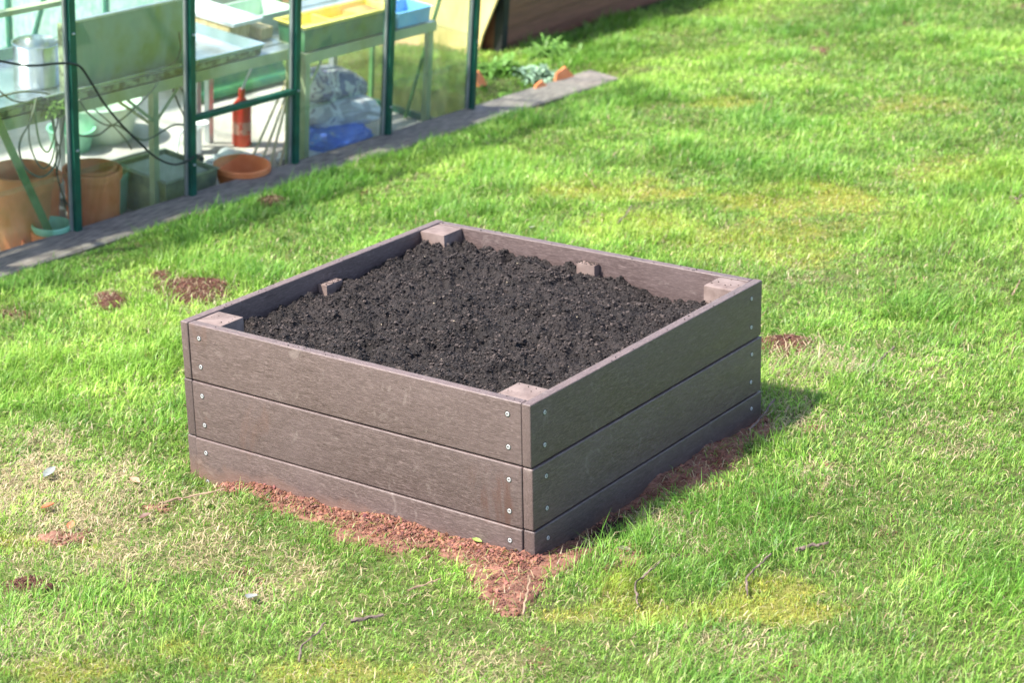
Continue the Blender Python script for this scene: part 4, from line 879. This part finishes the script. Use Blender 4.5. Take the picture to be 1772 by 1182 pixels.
leafy('leafy_weed', LP(866, 128), 200, .11, .020, (.14, .28, .05), 'broad-leaved green weed beside the last green upright', 'plant', 6, 1.5)
leafy('leafy_weed', LP(896, 158), 180, .09, .022, (.16, .30, .04), 'light green weed at the sleeper in front of the silvery plant', 'plant', 7, 1.5)
leafy('leafy_weed', LP(958, 98), 240, .12, .014, (.15, .30, .06), 'green weed clump between the silvery plant and the brown shed', 'plant', 8, 1.7)
leafy('leafy_weed', LP(846, 168), 80, .05, .015, (.20, .28, .05), 'small yellowish weed at the foot of the last upright', 'plant', 9, 1.4)
# terracotta shards
def shard(px, py, wpx, hpx, label, seed):
    p = LP(px, py) + np.array([0, 0, .012]); s = CAM - p; k_ = np.linalg.norm(s) / F; r = np.random.default_rng(seed)
    a = np.array([GU[0], GU[1], 0]); w = wpx * k_ * 1.15; h = hpx * k_ * 1.15; pts = [(-.5, 0), (.5, 0), (.42, .45), (.12, 1.0), (-.3, .85), (-.48, .5)]
    V = []
    for off in (0, .012):
        for x, z in pts:
            cv = .25 * w * (1 - (2 * x) ** 2)
            V.append(p + a * x * w + np.array([0, 0, z * h * .9 - .01]) + np.array([-1, 0, 0]) * (z * h * .5 + off - cv * .3))
    n_ = len(pts); o = MB().add(V, [tuple(range(n_)), tuple(range(n_, 2 * n_))[::-1]] + [(i, n_ + i, n_ + (i + 1) % n_, (i + 1) % n_) for i in range(n_)]).build('pot_shard', M['terra'], bevel=.002, origin=p); tag(o, label, 'pot shard')
shard(988, 136, 56, 38, 'largest pointed piece of broken terracotta behind the sleeper', 1)
shard(946, 150, 40, 28, 'squarish piece of broken terracotta left of the largest piece', 2)
shard(906, 164, 26, 18, 'smallest chip of broken terracotta among the weeds by the sleeper', 3)
shard(836, 150, 20, 24, 'brown piece of pot wedged against the last green upright', 4)
# stone and tie by the shed corner
# ------------------------------------------------------------------ shed and plywood
SX, SY = -3.525, 4.86; zb = -1.42; zt = -.58
sd_ = thing('shed', (SX - .9, SY + 1.4, zb), 'brown horizontally boarded shed with a black corner strip beyond the greenhouse', 'shed')
def sw(a, b, inward, name):
    mb = MB(); a = np.array(a, float); b = np.array(b, float); ln = np.linalg.norm(b - a); inn = np.array(inward, float)
    z = zb; hh = .088
    while z < zt - .01:
        z1 = min(z + hh, zt); o0, o1 = 0.010, -.0
        P = []
        for zz, off in ((z + .001, -.002), (z1 - .001, .010)):
            pass
        lo = [a - inn * .006, b - inn * .006, b + inn * .03, a + inn * .03]; hi = [a + inn * .008, b + inn * .008, b + inn * .03, a + inn * .03]
        mb.hexa(np.array([[*p, z + .004] for p in lo] + [[*p, z1 + .002] for p in hi])); z = z1
    mb.build(name, M['shed'], sd_)
    return
sw((SX, SY), (SX - .09, SY + 2.9), (-1, 0), 'front_wall'); sw((SX - .03, SY), (SX - 1.8, SY), (0, 1), 'end_wall'); sw((SX - 1.8, SY + .03), (SX - 1.8, SY + 2.9), (1, 0), 'back_wall')
MB().box((SX - .035, SY - .012, zb), (SX + .014, SY + .035, zt)).build('corner_strip', M['black'], sd_)
MB().hexa(np.array([(SX - 1.95, SY - .12, zt), (SX + .1, SY - .12, zt), (SX + .03, SY + 3, zt), (SX - 1.95, SY + 3, zt), (SX - 1.95, SY - .12, zt + .05), (SX + .1, SY - .12, zt + .05), (SX + .03, SY + 3, zt + .05), (SX - 1.95, SY + 3, zt + .05)])).build('roof', M['black'], sd_)
n_ = np.array([0, 1., 0]); pp = lambda a, b, y=4.80: on_plane(a, b, (0, y, 0), n_)
q = [pp(640, 58), pp(827, 90), pp(834, 62), pp(888, -72), pp(640, -110)]; v = [p for p in q] + [p + np.array([0, .016, 0]) for p in q]
o = MB().add(v, [(0, 1, 2, 3, 4), (9, 8, 7, 6, 5)] + [(i, 5 + i, 5 + (i + 1) % 5, (i + 1) % 5) for i in range(5)]).build('plywood_sheet', M['ply']); tag(o, 'bright yellow plywood sheet with a slanting edge leaning on the shed end', 'plywood')
zt_ = min(p[2] for p in q[:2]); x0_ = q[0][0]; x1_ = q[1][0]
o = MB().hexa(np.array([(x0_, 4.77, -1.75), (x1_ - .02, 4.77, -1.75), (x1_ - .02, 4.84, -1.75), (x0_, 4.84, -1.75), (x0_, 4.77, q[0][2] - .003), (x1_ - .02, 4.77, q[1][2] - .003), (x1_ - .02, 4.84, q[1][2] - .003), (x0_, 4.84, q[0][2] - .003)])).build('brick_kerb', M['peach'], bevel=.004); tag(o, 'low pale brick kerb under the yellow plywood sheet', 'kerb')

# ------------------------------------------------------------------ leaves, twigs on the lawn
def leaf(px, py, L, col, label, seed, curl=.4):
    r = np.random.default_rng(seed); p = LP(px, py) + np.array([0, 0, .016]); a = r.random() * 6.28; e = np.array([math.cos(a), math.sin(a), PA * math.cos(a)]); s = np.array([-math.sin(a), math.cos(a), -PA * math.sin(a)]); nrm = np.cross(e, s); e = e + nrm * .25; V = []
    for t, w in ((-.5, .02), (-.3, .55), (-.05, .8), (.2, .7), (.4, .35), (.55, .02)):
        for k in (-1, -.5, 0, .5, 1):
            V.append(e * t * L + s * k * w * L * .45 + nrm * (curl * L * (k * k * w * .5 + t * t) + r.normal(0, .015 * L)))
    Q = [(i * 5 + j, i * 5 + j + 1, i * 5 + j + 6, i * 5 + j + 5) for i in range(5) for j in range(4)]
    o = big_mesh('fallen_leaf', np.array(V), quads=np.array(Q), mat=M['leafmat'], cols=np.tile(np.array(col), (30, 1))); o.location = p.tolist(); tag(o, label, 'leaf', 'dead leaves on the lawn'); 
leaf(234, 846, .030, (.52, .30, .20), 'pinkish curled dead leaf on dry grass left of the raised bed', 1)
leaf(86, 830, .040, (.24, .26, .25), 'grey dead leaf near the left edge of the lawn', 2)
leaf(82, 884, .034, (.46, .12, .05), 'rust red leaf scrap in the dry grass at the left', 3)
leaf(312, 878, .018, (.55, .34, .30), 'tiny pink leaf by the long straw left of the bed corner', 4)
leaf(435, 1042, .036, (.30, .32, .31), 'grey dead leaf in the brown patch below the bed front', 5)
leaf(825, 950, .022, (.30, .42, .10), 'small green leaf on the red soil near the front corner', 6)
leaf(1080, 962, .030, (.26, .22, .15), 'dull olive leaf on the soil right of the near corner', 7)
leaf(123, 920, .026, (.55, .18, .09), 'orange-red leaf bit on the bare patch at lower left', 8)
leaf(920, 398, .03, (.70, .66, .58), 'pale leaf on the grass behind the raised bed', 9)
leaf(1238, 215, .02, (.55, .30, .24), 'pink leaf far up the lawn above the bed', 10)
leaf(250, 905, .030, (.16, .09, .07), 'dark brown leaf under the dry grass at lower left', 11)
def twig(pts, r, col, label, lift=.018, mat=None, group='twigs lying on the lawn'):
    P = [LP(*p[:2]) + np.array([0, 0, lift + (p[2] if len(p) > 2 else 0)]) for p in pts]
    rr = r if isinstance(r, list) else [r, r * .8, r * .6]
    P = np.array(P); tt = np.linspace(0, len(P) - 1, 4 * len(P)); P = np.stack([np.interp(tt, range(len(P)), P[:, k]) for k in range(3)], 1); P = P + np.random.default_rng(int(pts[0][0])).normal(0, .0012, P.shape)
    rr = list(np.linspace(rr[0], rr[-1], len(P)) * np.random.default_rng(3).uniform(.75, 1.2, len(P)))
    o = MB().tube(P, rr, 7).build('twig', M[mat or 'bark'], smooth=True, noise=.0005); tag(o, label, 'twig', group)
M['bark'] = pm('twig_bark', (.055, .036, .028), (.17, .12, .10), 60, .85, bst=.3)
M['straw'] = pm('dry_stalk', (.16, .10, .065), (.32, .22, .14), 40, .8, bst=.1)
twig([(1498, 656), (1520, 634), (1546, 612)], .0042, 0, 'dark straight stick on the grass right of the raised bed')
twig([(1376, 964), (1402, 958), (1430, 954)], .0050, 0, 'thick short twig in the bright grass at lower right')
twig([(606, 1088), (635, 1082), (662, 1076)], .0050, 0, 'thick short twig in the grass below the bed front')
twig([(1292, 1038), (1290, 1010), (1310, 998, .01), (1332, 984, .02)], .0026, 0, 'bent forked twig at lower right near the yellow moss')
twig([(1102, 1055), (1097, 1022), (1118, 1010, .01), (1140, 997, .02)], .0026, 0, 'bent twig left of the other forked twig, under the near corner')
twig([(518, 1160), (522, 1130), (545, 1115, .01), (562, 1103, .02)], .0026, 0, 'bent twig at the bottom edge below the bed front')
twig([(275, 884), (330, 872), (388, 862)], .0028, 0, 'long thin straw-coloured stalk at the left corner of the bed', mat='straw')
twig([(705, 1034), (740, 1022), (762, 1012)], .0024, 0, 'faint thin twig in the grass between the soil tongue and the bed', mat='straw')
twig([(1296, 750), (1312, 738, .01), (1338, 712, .02)], .0036, 0, 'dark twig at the far foot of the right side of the bed')
twig([(1186, 905), (1215, 890), (1250, 870)], .0018, 0, 'thin tan stalk on the dry patch right of the bed', mat='straw')
twig([(1768, 342), (1760, 350), (1750, 346)], .004, 0, 'short twig at the right edge of the lawn')
twig([(1068, 392), (1082, 378), (1092, 362)], .0028, 0, 'thin twig on the lawn just behind the bed')
twig([(1010, 308), (1022, 322), (1030, 332)], .0022, 0, 'small upright twig in the far moss', mat='straw')
twig([(1750, 520), (1757, 508), (1762, 495)], .0022, 0, 'pale stalk on the grass high on the right', mat='straw')
twig([(905, 1075), (910, 1050, .01), (914, 1030, .02)], .0024, 0, 'thin reddish stalk standing by the tip of the soil tongue', mat='straw')
